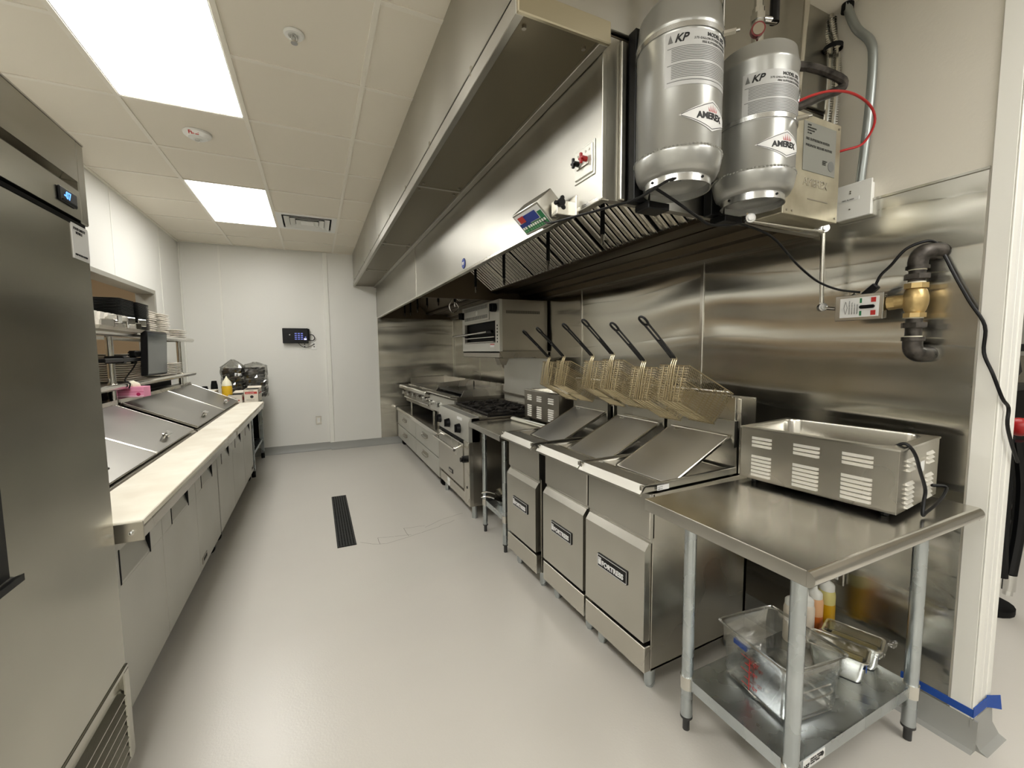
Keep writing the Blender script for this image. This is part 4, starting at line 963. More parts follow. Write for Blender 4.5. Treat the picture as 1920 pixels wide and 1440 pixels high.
# baskets
def make_basket():
    t = thing('fry_basket', 'x', 'fry basket', (0, 0, 0), 0, 'wire baskets hanging above the fryers')
    FT, FB, RB, RT = V((-.005, 0, 1.352)), V((-.035, 0, 1.205)), V((.165, 0, 1.098)), V((.262, 0, 1.222))
    wt, wb_ = .082, .07
    def c(p, s, w_): return p+V((0, s*w_, 0))
    g = G(); r = .00095
    def panel(a, b, c_, d, nu, nv):   # a-b top, d-c bottom
        for i in range(nu+1):
            u = i/nu; g.wire(a.lerp(b, u), d.lerp(c_, u), r)
        for j in range(nv+1):
            v = j/nv; g.wire(a.lerp(d, v), b.lerp(c_, v), r)
    panel(c(FT, 1, wt), c(FT, -1, wt), c(FB, -1, wb_), c(FB, 1, wb_), 17, 14)
    panel(c(RT, 1, wt), c(RT, -1, wt), c(RB, -1, wb_), c(RB, 1, wb_), 17, 14)
    for s in (1, -1): panel(c(FT, s, wt), c(RT, s, wt), c(RB, s, wb_), c(FB, s, wb_), 28, 14)
    panel(c(FB, 1, wb_), c(RB, 1, wb_), c(RB, -1, wb_), c(FB, -1, wb_), 22, 15)
    ob('wire_mesh', g, WIRE, t, smooth=False, kind='stuff')
    g = G()
    top = [c(FT, 1, wt), c(RT, 1, wt), c(RT, -1, wt), c(FT, -1, wt)]
    for a, b in zip(top, top[1:]+top[:1]): g.cyl(a, b, .003, n=6)
    for y in (-.055, -.028, 0, .028, .055): g.tube([FT+V((-.002, y, 0)), FB+V((-.004, y, -.003)), RB+V((.004, y, -.004)), RT+V((.002, y, 0))], .0022, 6, 1)
    for f_ in (.0, .5, 1.0): 
        p = FB.lerp(RB, f_)+V((0, 0, -.004)); g.cyl(p+V((0, -wb_, 0)), p+V((0, wb_, 0)), .0022, n=6)
    ob('frame', g, WIRE, t)
    g = G()
    hb = V((.0, 0, 1.378))
    for y in (-.011, 0, .011):
        g.tube([FB+V((-.004, y*1.3, .0)), FT+V((-.01, y*1.1, -.01)), hb+V((-.002, y, .0)), hb+V((-.018, y, .014))], .0028, 6, 3)
    ob('support_wires', g, WIRE, t)
    he = V((-.19, 0, 1.548)); hs = V((-.012, 0, 1.384)); d = (he-hs).normalized()
    g = G().tube([hs+V((0, -.011, 0)), hs.lerp(he, .45)+V((0, -.012, .002)), hs.lerp(he, .9)+V((0, -.013, .0))], .0045, 8, 2).tube([hs+V((0, .011, 0)), hs.lerp(he, .45)+V((0, .012, .002)), hs.lerp(he, .9)+V((0, .013, .0))], .0045, 8, 2)
    g.tube([hs+V((0, 0, 0)), hs.lerp(he, .45)], .004, 8, 1)
    e0 = hs.lerp(he, .86)
    g.tube([e0+V((0, -.014, 0)), e0+d*.03+V((0, -.016, 0)), e0+d*.04+V((0, 0, .002)), e0+d*.03+V((0, .016, 0)), e0+V((0, .014, 0)), e0-d*.004], .005, 8, 3, closed=True)
    m_ = hs.lerp(he, .45); g.cyl(m_+V((0, -.012, 0)), m_+V((0, .012, 0)), .0045, n=8)
    ob('grip', g, BLACK, t)
    ob('hook', G().tube([RT+V((-.003, -.025, 0)), RT+V((.02, -.025, .012)), RT+V((.03, -.025, -.012))], .003, 6, 3).tube([RT+V((-.003, .025, 0)), RT+V((.02, .025, .012)), RT+V((.03, .025, -.012))], .003, 6, 3), WIRE, t)
    return t
bk0 = make_basket()
for k, (x, y, dz, lb) in enumerate(((1.40, 1.345, 0, 'wire fry basket nearest the camera, at the end of the row'), (1.40, 1.53, -.014, 'second wire fry basket from the near end of the row'), (1.40, 1.758, .016, 'third wire fry basket from the near end of the row'), (1.40, 1.933, .006, 'fourth wire fry basket from the near end of the row'), (1.40, 2.231, .0, 'wire fry basket second from the far end, beside the farthest one'), (1.40, 2.412, -.008, 'wire fry basket farthest from the camera, beside the broiler'))):
    rot = (0, .0, .02+random.uniform(-.03, .03))
    if k == 0: bk0.location = (x, y, dz); bk0['label'] = lb
    else: dup(bk0, (x, y, dz), 0, lb, rot)

# ================================================================== FILLER TABLE
tb2, sh2 = worktable('filler_table', 'narrow steel filler table with two visible legs between fryers and range', 1.115, 1.90, 2.60, 3.235, .845, .26, (1.165, 1.82), (2.635, 3.02), bull='n', cr=.0185)
t, body, Q, u, n, L_, hg = warmer('countertop_warmer', 'dark steel vented warmer box on the filler table behind the fryer baskets', (1.585, 3.155), (1.585, 2.60), .30, .865, 1.095, S_DARK, ((.06, .07), (.22, .075), (.40, .08)))
g = G().obox((1.485, 2.87, .862), (-.05, .55, 0), (.55, .05, 0), (0, 0, 1), .54, .036, .026, .008)
t = tag(ob('steel_rail', g, mat('bright_rail', (.86, .85, .80), .35, .3)), 'long bright steel channel lying on the filler table before the dark warmer', 'rail')
g = G().obox((1.475, 2.74, .879), (-.05, .55, 0), (.55, .05, 0), (0, 0, 1), .30, .016, .008, .003)
tag(ob('white_strip', g, WHITE), 'white plastic strip lying on the bright steel channel', 'strip')
# pans and bowl on undershelf
t = thing('mixing_bowl', 'large steel mixing bowl at the back of the filler table undershelf', 'bowl', (1.66, 2.83, .262))
ob('bowl', G().lathe([(0, .262), (.08, .266), (.17, .33), (.2, .42), (.208, .44), (.203, .44), (.165, .335), (.075, .275), (0, .27)], (1.66, 2.83, 0), 32), S_DARK, t)
for k, (x, y, z, r, dx, lb) in enumerate(((1.30, 2.86, .262, .115, (-.93, .36), 'lower frying pan on the filler table undershelf'), (1.315, 2.845, .308, .13, (-.97, .25), 'upper frying pan on the filler table undershelf with bright handle'))):
    t = thing('frying_pan', lb, 'frying pan', (x, y, z))
    ob('pan', G().lathe([(0, z), (r*.72, z), (r, z+.042), (r+.004, z+.042), (r*.74, z-.0), (r*.7, z+.004), (0, z+.004)], (x, y, 0), 32), S_TOP, t)
    d = V((dx[0], dx[1], 0)); a = V((x, y, z+.035))
    ob('handle', G().tube([a+d*r, a+d*(r+.03)+V((0, 0, .012)), a+d*(r+.07)+V((0, 0, .018)), a+d*(r+.10)+V((0, 0, .012))], .006, 8, 3), CHROME, t)
FOIL = mat('foil', (.85, .84, .8), .25, .9)
rr = random.Random(8); g = G(); g.sph((0, 0, 0), .06, (1, 1, .35), 10)
for v in g.b.verts: v.co = V((1.32, 2.84, .335))+v.co*(1+rr.uniform(-.18, .18))
tag(ob('crumpled_foil', g, FOIL, smooth=False), 'crumpled foil piece lying in the upper frying pan', 'foil')

# ================================================================== RANGE
RY0, RY1, RX = 3.262, 4.172, 1.12
t = rg = thing('gas_range', 'steel gas range with cast iron grates, black knobs and oven door', 'stove', (1.5, 3.72, 0))
ob('body', G().box(RX+.03, 1.86, RY0, RY1, .115, .85, .003).box(RX+.03, 1.9, RY0, RY1, .84, .862), S_DARK, t)
ob('side_post', G().box(RX, RX+.04, RY0, 3.398, .115, .66, .004), S, t)
ob('control_panel', G().prism([(RX, .665), (RX+.002, .83), (RX+.02, .868), (RX+.10, .872), (RX+.10, .66)], 'Y', RY0, RY1), DOORW, t)
ob('front_ledge', G().box(RX+.09, RX+.17, RY0, RY1, .855, .874, .002), S_TOP, t)
ob('oven_slot', G().box(RX+.012, RX+.03, 3.40, RY1-.01, .635, .668), BLACKM, t)
od = ob('oven_door', G().box(RX-.008, RX+.03, 3.402, RY1-.006, .235, .628, .004), S_LID, t)
ob('handle', G().tube([(RX-.005, 3.46, .60), (RX-.065, 3.47, .575), (RX-.07, 3.50, .572)], .009, 8, 3).tube([(RX-.005, 4.10, .60), (RX-.065, 4.09, .575), (RX-.07, 4.06, .572)], .009, 8, 3).cyl((RX-.07, 3.44, .572), (RX-.07, 4.12, .572), .012, n=12), S_TOP, od)
bd = ob('badge', G().box(RX-.011, RX-.008, 3.70, 3.82, .285, .325, .001), BLACK, od)
g = G()
for k, (a, b) in enumerate(((.0, .016), (.022, .038), (.044, .060), (.066, .082))): g.box(RX-.0125, RX-.011, 3.805-b, 3.805-a, .293, .317 if k % 2 else .311)
g.box(RX-.0125, RX-.011, 3.702, 3.818, .286, .2885); ob('badge_mark', g, S_TOP, od)
ob('kick_panel', G().box(RX+.004, RX+.03, 3.402, RY1, .118, .205, .002), S, t)
ob('data_sticker', G().box(RX+.003, RX+.004, 3.84, 3.92, .165, .20).box(RX+.003, RX+.004, 3.84, 3.92, .125, .16), PAPER, t)
ob('panel_sticker', G().box(RX-.002, RX+.004, 3.43, 3.56, .822, .845), PAPER, t)
ob('door_knob', G().cyl((RX-.035, 3.322, .513), (RX, 3.322, .513), .03, n=20).cyl((RX-.055, 3.322, .513), (RX-.035, 3.322, .513), .02, n=16), BLACK, t)
ob('pilot_button', G().cyl((RX-.003, 3.32, .27), (RX, 3.32, .27), .012, n=12), BLACKM, t)
for y in (3.50, 3.82, 4.12):
    k_ = ob('knob', G().cyl((RX-.03, y, .747), (RX, y, .747), .037, .043, n=24).obox((RX-.036, y, .747), (1, 0, 0), (0, 1, 0), (0, 0, 1), .02, .012, .07, .003), BLACK, t)
ob('backguard', G().box(1.865, 1.885, RY0, RY1+.03, .86, 1.345, .003), DOORW, t)
ob('backguard_rail', G().box(1.84, 1.87, RY0, RY1+.03, .955, .975, .002).box(1.80, 1.87, RY0, RY1, .86, .90), S_DARK, t)
for gy0 in (3.275, 3.575, 3.875):
    for gx0 in (1.30, 1.56):
        gt = G(); a, b = gx0, gx0+.25; c_, d = gy0, gy0+.29; z = .885
        for x in (a, b-.014): gt.box(x, x+.014, c_, d, z-.012, z+.006, .003)
        for y in (c_, d-.014): gt.box(a, b, y, y+.014, z-.012, z+.006, .003)
        mx_, my_ = (a+b)/2, (c_+d)/2
        for k in range(8):
            an = k*PI/4+.2; gt.obox((mx_+.085*math.cos(an), my_+.09*math.sin(an), z+.008), (math.cos(an), math.sin(an), 0), (-math.sin(an), math.cos(an), 0), (0, 0, 1), .085, .013, .018, .003)
        gt.box(a, a+.014, c_, c_+.014, .862, z).box(b-.014, b, c_, c_+.014, .862, z).box(a, a+.014, d-.014, d, .862, z).box(b-.014, b, d-.014, d, .862, z)
        gr = ob('grate', gt, IRON, t)
        ob('burner', G().cyl((mx_, my_, .862), (mx_, my_, .878), .042, n=20).cyl((mx_, my_, .878), (mx_, my_, .884), .03, n=20), IRON, gr)
ob('drip_deck', G().box(1.28, 1.82, RY0+.01, RY1-.01, .86, .864), BLACKM, t)
for x in (RX+.06, 1.8):
    for y in (RY0+.05, RY1-.05): ob('leg', G().cyl((x, y, 0), (x, y, .118), .022, n=14), GALV, t)
# side gap leg of range visible beside filler table
# ================================================================== CHEF BASE + GRIDDLE + CHARBROILER
CX, CY0, CY1 = 1.115, 4.18, 6.55
t = thing('chef_base', 'low four-drawer steel refrigerated chef base under the griddle', 'refrigerated drawers', (1.5, 5.4, 0))
ob('body', G().box(CX+.03, 1.9, CY0, CY1, .115, .52, .003), S_DARK, t)
ob('top', G().prism([(CX-.008, .53), (CX-.008, .562), (CX, .572), (1.95, .572), (1.95, .53)], 'Y', CY0, CY1+.02), S_TOP, t)
for y0, y1 in ((CY0+.01, 5.272), (5.284, CY1)):
    for z0, z1 in ((.118, .310), (.322, .524)):
        d_ = ob('drawer', G().box(CX, CX+.03, y0, y1, z0, z1, .003), DOORW, t)
        yc = (y0+y1)/2+.05
        ob('pull', G().box(CX-.003, CX, yc-.13, yc+.13, z1-.085, z1-.045, .001).tube([(CX-.002, yc-.13, z1-.075), (CX-.02, yc-.10, z1-.09), (CX-.02, yc+.10, z1-.09), (CX-.002, yc+.13, z1-.075)], .006, 6, 2), S_DARK, d_)
for x in (CX+.08, 1.8):
    for y in (CY0+.1, CY1-.1): ob('caster', G().cyl((x, y-.015, .045), (x, y+.015, .045), .045, n=16).box(x-.02, x+.02, y-.02, y+.02, .085, .118), BLACK, t)
def Rz(a, o):  # local frame helper: u along the line (toward near), q toward the wall
    u = V((math.sin(a), -math.cos(a), 0)); q = V((math.cos(a), math.sin(a), 0)); o = V(o)
    return lambda s, d, z: o+u*s+q*d+V((0, 0, z)), u, q
# griddle
Pt, uu, qq = Rz(.05, (1.13, 6.42, 0)); GL = 1.35
t = thing('griddle', 'steel countertop griddle with silver knobs at the far end of the cooking line', 'griddle', Pt(GL/2, .3, .60))
def pb(g, s0, s1, d0, d1, z0, z1, bev=.002): return g.obox(Pt((s0+s1)/2, (d0+d1)/2, (z0+z1)/2), uu, qq, (0, 0, 1), s1-s0, d1-d0, z1-z0, bev)
ob('body', pb(G(), .0, GL, .10, .70, .68, .88), S_DARK, t)
ob('front_panel', pb(G(), .06, GL, .06, .09, .755, .885), S_DARK, t)
ob('front_rail', G().prism([(0, 0)]*0 or [(.0, .88), (.0, .905), (.02, .925), (.12, .928), (.12, .88)], 'Y', 0, 1) if False else pb(pb(G(), 0, GL, 0, .12, .905, .925, .006), 0, GL, -.004, .012, .878, .915, .004), S_TOP, t)
ob('plate', pb(G(), .06, GL-.01, .12, .66, .915, .935), S, t)
g = G(); pb(g, .05, .06, .16, .70, .93, 1.03); pb(g, .05, GL, .68, .70, .93, 1.04); pb(g, GL-.012, GL-.002, .16, .70, .93, 1.03)
ob('splash_guard', g, S, t)
ob('lower_rail', G().cyl(Pt(.1, .05, .752), Pt(GL-.05, .05, .752), .008, n=8), CHROME, t)
for k in range(5):
    s = .14+k*.27; c_ = Pt(s, .055, .82)
    ob('knob', G().cyl(c_, c_-qq*.035, .03, n=16).obox(c_-qq*.045, uu, qq, (0, 0, 1), .012, .02, .05, .003), CHROME, t)
for s in (.16, GL-.1):
    for d in (.14, .6): ob('leg', G().cyl(Pt(s, d, .573), Pt(s, d, .68), .018, n=12), S_TOP, t)
# charbroiler / plancha
Pt, uu, qq = Rz(.055, (1.205, 5.06, 0)); GL = .84
t = thing('charbroiler', 'countertop broiler with high side splashes and a blackened cooking surface beside the burners', 'broiler', Pt(GL/2, .3, .60))
ob('body', pb(G(), .0, GL, .08, .68, .70, .93), S_DARK, t)
ob('front_panel', pb(G(), .0, GL, .05, .08, .72, .90), DOORW, t)
ob('front_rail', pb(G(), 0, GL, 0, .11, .925, .942, .006), S_TOP, t)
ob('trough', pb(G(), 0, GL, .11, .16, .93, .935), BLACKM, t)
ob('cooking_surface', pb(G(), .03, GL-.03, .16, .62, .955, .975), mat('burnt_plate', (.06, .05, .04), .25, .6), t)
g = G(); n_ = 26
ob('side_splash', G().prism([(0, 0)]*0 or [(0, 0), (1, 0), (1, 1)], 'Z', 0, .001) if False else G().slab([Pt(.0, .12, .93), Pt(.0, .62, .93), Pt(.0, .62, 1.06), Pt(.0, .20, 1.03)], .006), S, t, smooth=False)
ob('side_splash', G().slab([Pt(GL, .12, .93), Pt(GL, .62, .93), Pt(GL, .62, 1.04), Pt(GL, .16, 1.0)], .006), S, t, smooth=False)
ob('back_splash', pb(G(), 0, GL+.06, .63, .645, .93, 1.05), S, t)
for k in range(3):
    s = .12+k*.28; c_ = Pt(s, .05, .81)
    ob('knob', G().cyl(c_, c_-qq*.03, .028, n=16).obox(c_-qq*.04, uu, qq, (0, 0, 1), .012, .02, .05, .003), CHROME, t)
ob('support_bracket', G().tube([Pt(GL-.1, .02, .72), Pt(GL-.06, -.02, .66), Pt(GL+.02, .0, .60)], .012, 8, 2).tube([Pt(GL-.1, .02, .72), Pt(GL-.14, .0, .60)], .012, 8, 2), S_TOP, t)
ob('hose_loop', G().tube([Pt(GL+.03, .03, .70), Pt(GL+.10, .0, .66), Pt(GL+.1, .02, .60), Pt(GL, .06, .585)], .02, 8, 4), BLACKM, t)
for s in (.1, GL-.08):
    for d in (.12, .6): ob('leg', G().cyl(Pt(s, d, .573), Pt(s, d, .70), .018, n=12), S_DARK, t)

# ================================================================== SALAMANDER
SX, SY0, SY1, SZ0, SZ1 = 1.532, 3.545, 4.60, 1.411, 1.886
t = sal = thing('salamander_broiler', 'wall-mounted steel salamander broiler with black knobs above the range', 'broiler', (1.8, 4.07, SZ0))
g = G().box(SX+.03, 2.03, SY0, SY0+.012, SZ0, SZ1, .002).box(SX+.03, 2.03, SY1-.012, SY1, SZ0, SZ1, .002).box(SX+.03, 2.03, SY0, SY1, SZ1-.012, SZ1, .002).box(SX+.03, 2.03, SY0, SY1, SZ0, SZ0+.012, .002).box(2.0, 2.03, SY0, SY1, SZ0, SZ1)
ob('casing', g, S_DARK, t)
g = G().box(SX, SX+.03, SY0, SY0+.10, SZ0, SZ1, .002).box(SX, SX+.03, SY1-.075, SY1, SZ0, SZ1, .002).box(SX, SX+.03, SY0+.1, SY1-.07, SZ0, SZ0+.085, .002).box(SX, SX+.03, SY0+.1, SY1-.07, 1.70, SZ1, .002)
ob('front_frame', g, DOORW, t)
ob('cavity', G().box(SX+.05, SX+.06, SY0+.1, SY1-.07, SZ0+.08, 1.70), BLACKM, t)
g = G()
vp = ob('vent_panel', G().box(SX-.012, SX, SY0+.24, SY1-.10, 1.715, SZ1-.012, .003), DOORW, t)
for row in (1.735, 1.83):
    for k in range(26): g.box(SX-.0135, SX-.012, SY0+.27+k*.026, SY0+.278+k*.026, row, row+.035)
ob('vent_slots', g, DGREY, vp, kind='stuff', smooth=False)
ob('maker_plate', G().cyl((SX-.015, 4.10, 1.80), (SX-.012, 4.10, 1.80), .022, n=20), WHITE, vp)
for y, z in ((SY0+.09, 1.815), (SY1-.05, 1.80)): ob('knob', G().cyl((SX-.04, y, z), (SX, y, z), .04, n=24).obox((SX-.05, y, z), (1, 0, 0), (0, 1, 0), (0, 0, 1), .02, .014, .07, .003), BLACK, t)
g = G()
for k in range(6): g.cyl((SX-.003, SY0+.05, 1.50+k*.03), (SX, SY0+.05, 1.50+k*.03), .008, n=8)
ob('height_slot', g, BLACKM, t)
ob('rack', G().box(SX+.0, SX+.35, SY0+.14, SY1-.09, 1.545, 1.552).box(SX, SX+.35, SY0+.14, SY1-.09, 1.50, 1.507), S_TOP, t)
ob('rack_handle', G().cyl((SX-.06, 4.78, 1.582), (SX-.055, 3.95, 1.592), .009, n=12).cyl((SX-.055, 3.95, 1.592), (SX-.02, 3.80, 1.60), .012, n=12).cyl((SX-.06, 4.5, 1.583), (SX+.03, 4.5, 1.56), .006, n=8), CHROME, t)
ob('rack_grip', G().cyl((SX-.02, 3.80, 1.60), (SX-.01, 3.70, 1.60), .014, n=12), BLACK, t)
ob('warning_sticker', G().box(SX-.0015, SX, 3.67, 3.77, 1.452, 1.472), PAPER, t)
ob('warning_band', G().box(SX-.0015, SX, 3.67, 3.77, 1.474, 1.482), REDINK, t)
g = G()
for k in range(44): g.box(1.60+k*.008, 1.604+k*.008, SY0-.001, SY0, 1.758, 1.785)
ob('side_vent', g, DGREY, sal, kind='stuff', smooth=False)
ob('mounting_shelf', G().prism([(SX+.0, SZ0), (2.04, SZ0), (2.04, 1.20), (1.90, 1.355), (1.62, 1.345), (SX+.03, 1.352)], 'Y', SY0, SY0+.01), S_DARK, t)
ob('mounting_shelf', G().prism([(SX+.0, SZ0), (2.04, SZ0), (2.04, 1.20), (1.90, 1.355), (1.62, 1.345), (SX+.03, 1.352)], 'Y', SY1-.01, SY1), S_DARK, t)
ob('crumb_tray', G().box(SX, 2.0, SY0+.01, SY1-.01, 1.352, 1.40, .004), S_DARK, t)
ob('grease_cup', G().prism([(1.535, 1.348), (1.64, 1.348), (1.61, 1.285), (1.565, 1.285)], 'Y', 3.58, 3.68).cyl((1.588, 3.63, 1.25), (1.588, 3.63, 1.29), .006, n=8), S_DARK, t)

# ================================================================== PREP UNITS (left)
PX = -.68
def prep_unit(y0, lb, first):
    y1 = y0+1.825
    t = thing('prep_refrigerator', lb, 'prep fridge', (-1.05, (y0+y1)/2, 0), 0, 'sandwich prep fridges along the left wall')
    ob('body', G().box(-1.42, PX-.035, y0, y1, .10, .86, .002), S_DARK, t)
    ob('top_rail', G().box(PX-.06, PX-.002, y0, y1, .80, .862, .003), DOORW, t)
    ob('gasket_gap', G().box(PX-.04, PX-.03, y0+.004, y1-.004, .10, .80), BLACKM, t)
    for k in range(3):
        a, b = y0+k*.6083+.003, y0+(k+1)*.6083-.003
        pa, pb_ = a+.135, a+.44; z0, z1, z2 = .095, .605, .67
        g = G().box(PX-.03, PX, a, b, z0, z1-.03, .0015)
        g.box(PX-.03, PX, a, pa, z1-.03, .798).box(PX-.03, PX, pb_, b, z1-.03, .798).box(PX-.03, PX, pa, pb_, .705, .798)
        g.prism([(PX, z1-.03), (PX, z1-.02), (PX-.028, .70), (PX-.034, .70), (PX-.03, z1-.03)], 'Y', pa, pb_)
        d = ob('door', g, DOORW, t, smooth=False)
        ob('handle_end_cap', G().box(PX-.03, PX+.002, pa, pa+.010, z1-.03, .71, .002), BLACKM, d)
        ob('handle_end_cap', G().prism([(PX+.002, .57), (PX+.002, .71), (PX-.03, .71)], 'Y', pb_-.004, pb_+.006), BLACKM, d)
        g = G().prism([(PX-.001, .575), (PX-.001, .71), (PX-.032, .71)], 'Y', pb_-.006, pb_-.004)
        ob('handle_end_wall', g, BLACKM, d)  # black plastic inner face at the far end of the handle pocket
        if (first and k == 2) or (not first and k == 2):
            bdg = ob('badge', G().box(PX, PX+.003, a+.04 if first else a+.46, a+.16 if first else a+.56, .125, .165, .001), S_DARK, d)
            ya = a+.15 if first else a+.55
            g = G()
            for q in range(3): g.box(PX+.003, PX+.0036, ya-.03*q-.022, ya-.03*q, .135, .155)
            ob('badge_mark', g, BLACKM, d)
    # mega-top: sloped lids on a wedge
    A, Bq = (-.785, .872), (-1.20, 1.072)
    ob('top_well', G().prism([(-.78, .86), A, Bq, (-1.245, 1.085), (-1.26, .86)], 'Y', y0+.004, y1-.004), S_DARK, t)
    ob('rear_ridge', G().prism([(-1.195, 1.07), (-1.20, 1.118), (-1.25, 1.122), (-1.255, 1.05)], 'Y', y0+.01, y1-.01), S, t)
    ux = V((-.415, 0, .2)).normalized(); uz = V((.2, 0, .415)).normalized(); ln = .455
    for k in range(2):
        a, b = ((y0+.014, y0+.985), (y0+.995, y0+1.745 if first else y0+1.815))[k]
        c_ = V((-.788, (a+b)/2, .884))+ux*ln/2+uz*.006
        l = ob('lid', G().obox(c_, ux, (0, 1, 0), uz, ln, b-a, .012, .003), S_PREPLID, t)
        for yy in (b-.002, a+.002): ob('lid_edge', G().obox(V((-.788, yy, .884))+ux*ln/2+uz*.008, ux, (0, 1, 0), uz, ln, .004, .015, .001), S_TOP, l)
        yc = (a+b)/2-.06; hc = V((-.788, yc, .884))+ux*.055+uz*.013
        ob('lid_handle', G().tube([hc+V((0, -.05, 0)), hc+V((0, -.045, 0))+uz*.03, hc+V((0, .045, 0))+uz*.03, hc+V((0, .05, 0))], .008, 8, 3).obox(hc+uz*.032, ux, (0, 1, 0), uz, .034, .10, .010, .004), CHROME, l)
    # shelf rail that carries the board
    ob('board_rail', G().box(-.76, -.545, y0-.045 if first else y0+.002, y1-.002, .806, .846, .003), S, t)
    if first:
        q = ob('rail_end', G().box(-.785, -.543, y0-.05, y0-.044, .80, .866, .002), S, t)
        ob('bolt', G().cyl((-.575, y0-.056, .832), (-.575, y0-.05, .832), .008, n=12).sph((-.575, y0-.056, .832), .006, n=6), CHROME, q)
    for x in (PX-.06, -1.36):
        for y in (y0+.1, y1-.1): ob('caster', G().cyl((x, y-.014, .04), (x, y+.014, .04), .04, n=16).box(x-.025, x+.025, y-.025, y+.025, .08, .102), BLACK, t)
    return t
U0, U1 = 1.815, 3.665
prep_unit(U0, 'nearer three-door steel prep fridge with sloped lids, beside the tall freezer', True)
prep_unit(U1, 'farther three-door steel prep fridge with sloped lids, toward the back wall', False)
for a, b, lb in ((U0-.044, U0+1.842, 'long white cutting board on the nearer prep fridge'), (U1+.002, U1+1.83, 'long white cutting board on the farther prep fridge')):
    tag(ob('cutting_board', G().box(-.775, -.545, a, b, .847, .870, .003), BOARD), lb, 'cutting board')

# ---------------- overshelf
t = thing('overshelf', 'double-tier steel overshelf with tubular edges above the prep fridges', 'shelf', (-1.35, 3.7, 1.09))
for z in (1.205, 1.557):
    g = G().box(-1.60, -1.185, 2.0, 5.53, z+.008, z+.014)
    g.tube([(-1.18, 2.0, z), (-1.18, 5.54, z)], .020, 16, 1).box(-1.60, -1.595, 2.0, 5.53, z-.015, z+.04)
    g.box(-1.6, -1.18, 5.52, 5.53, z-.015, z+.013)
    ob('shelf_tier', g, S_TOP, t)
for y in (2.1, 3.655, 5.235):
    for x in (-1.225, -1.47):
        p = ob('post', G().cyl((x, y, 1.10), (x, y, 1.56), .0205, n=20), CHROME, t)
        ob('collar', G().cyl((x, y, 1.217), (x, y, 1.232), .027, n=16).cyl((x, y, 1.10), (x, y, 1.12), .03, n=16), S_TOP, p)
# black trays
def ORD(k):
    W = ['topmost', 'second from the top', 'third from the top', 'fourth from the top', 'fifth from the top', 'sixth from the top', 'seventh from the top']
    return W[k-1] if k <= 7 else '%dth from the top' % k
def rep(name, n, make, place, cat, lb, grp):
    first = None
    for k in range(n):
        if first is None: first = tag(make(), lb, cat, grp); o = first
        else: o = first.copy(); C.objects.link(o); WM[o.name] = Matrix()
        o.location = place(k)[0]; o.rotation_euler = (0, 0, place(k)[1])
        if '%s' in lb: o['label'] = lb % ORD(n-k)
def mk_tray():
    g = G(); z = 0
    def rp(hx, hy, r, z):
        out = []
        for sx, sy, a0 in ((1, 1, 0), (-1, 1, PI/2), (-1, -1, PI), (1, -1, 1.5*PI)):
            for k in range(3): a = a0+k*PI/4; out.append(g.b.verts.new((sx*(hx-r)+r*math.cos(a), sy*(hy-r)+r*math.sin(a), z)))
        return out
    R_ = [rp(.18, .115, .03, 0), rp(.205, .14, .03, .011), rp(.215, .145, .03, .012), rp(.213, .143, .03, .008), rp(.2, .135, .03, .007), rp(.176, .111, .03, -.003)]
    g.b.faces.new(R_[0][::-1])
    for a, b in zip(R_, R_[1:]):
        for k in range(len(a)): g.b.faces.new((a[k], a[(k+1) % len(a)], b[(k+1) % len(b)], b[k]))
    g.b.faces.new(R_[-1]); return ob('serving_tray', g, TRAY, smooth=False)
rep('serving_tray', 22, mk_tray, lambda k: ((-1.415+random.uniform(-.002, .002), 4.255, 1.574+k*.0107), 0), 'tray', 'black serving tray, %s, in the right tray stack on the upper shelf', 'black serving trays stacked on the upper shelf')
rep('serving_tray', 22, mk_tray, lambda k: ((-1.42+random.uniform(-.002, .002), 3.955, 1.574+k*.0107), 0), 'tray', 'black serving tray, %s, in the tray stack behind the white ramekins', 'black serving trays behind the cups on the upper shelf')
def mk_plate(h, r, z=.014):
    def f():
        g = G(); rr_ = .02
        def rp(q, z, rad):
            out = []
            for sx, sy, a0 in ((1, 1, 0), (-1, 1, PI/2), (-1, -1, PI), (1, -1, 1.5*PI)):
                for k in range(4): a = a0+k*PI/6; out.append(g.b.verts.new((sx*(q-rad)+rad*math.cos(a), (sy*(q-rad)+rad*math.sin(a))*r, z)))
            return out
        R_ = [rp(h*.62, 0, .02), rp(h*.9, z*.55, .02), rp(h, z, .02), rp(h, z+.003, .02), rp(h*.62, .005, .02)]
        g.b.faces.new(R_[0][::-1])
        for a, b in zip(R_, R_[1:]):
            for k in range(16): g.b.faces.new((a[k], a[(k+1) % 16], b[(k+1) % 16], b[k]))
        g.b.faces.new(R_[-1]); return ob('square_plate', g, CERAM, ang=30)
    return f
J = lambda s: random.uniform(-s, s)
rep('p', 12, mk_plate(.115, 1), lambda k: ((-1.33+J(.004), 4.50+J(.006), 1.573+k*.0165), J(.05)), 'plate', 'white square plate, %s, in the stack touching the black trays', 'white plates on the upper shelf, left stack')
rep('p', 12, mk_plate(.135, 1), lambda k: ((-1.335+J(.004), 4.80+J(.006), 1.573+k*.0165), J(.04)), 'plate', 'white square plate, %s, in the middle upper-shelf stack', 'white plates on the upper shelf, middle stack')
rep('p', 4, mk_plate(.17, .95), lambda k: ((-1.34+J(.004), 5.20+J(.006), 1.573+k*.02), J(.03)), 'plate', 'large white plate, %s, in the low far-end upper-shelf stack', 'large white plates at the far end of the upper shelf')
rep('p', 13, mk_plate(.16, 1.2, .012), lambda k: ((-1.35, 4.02+J(.004), 1.222+k*.0155), J(.02)), 'plate', 'white plate, %s, in the wide lower-shelf stack behind the monitor', 'white plates on the lower shelf behind the monitor')
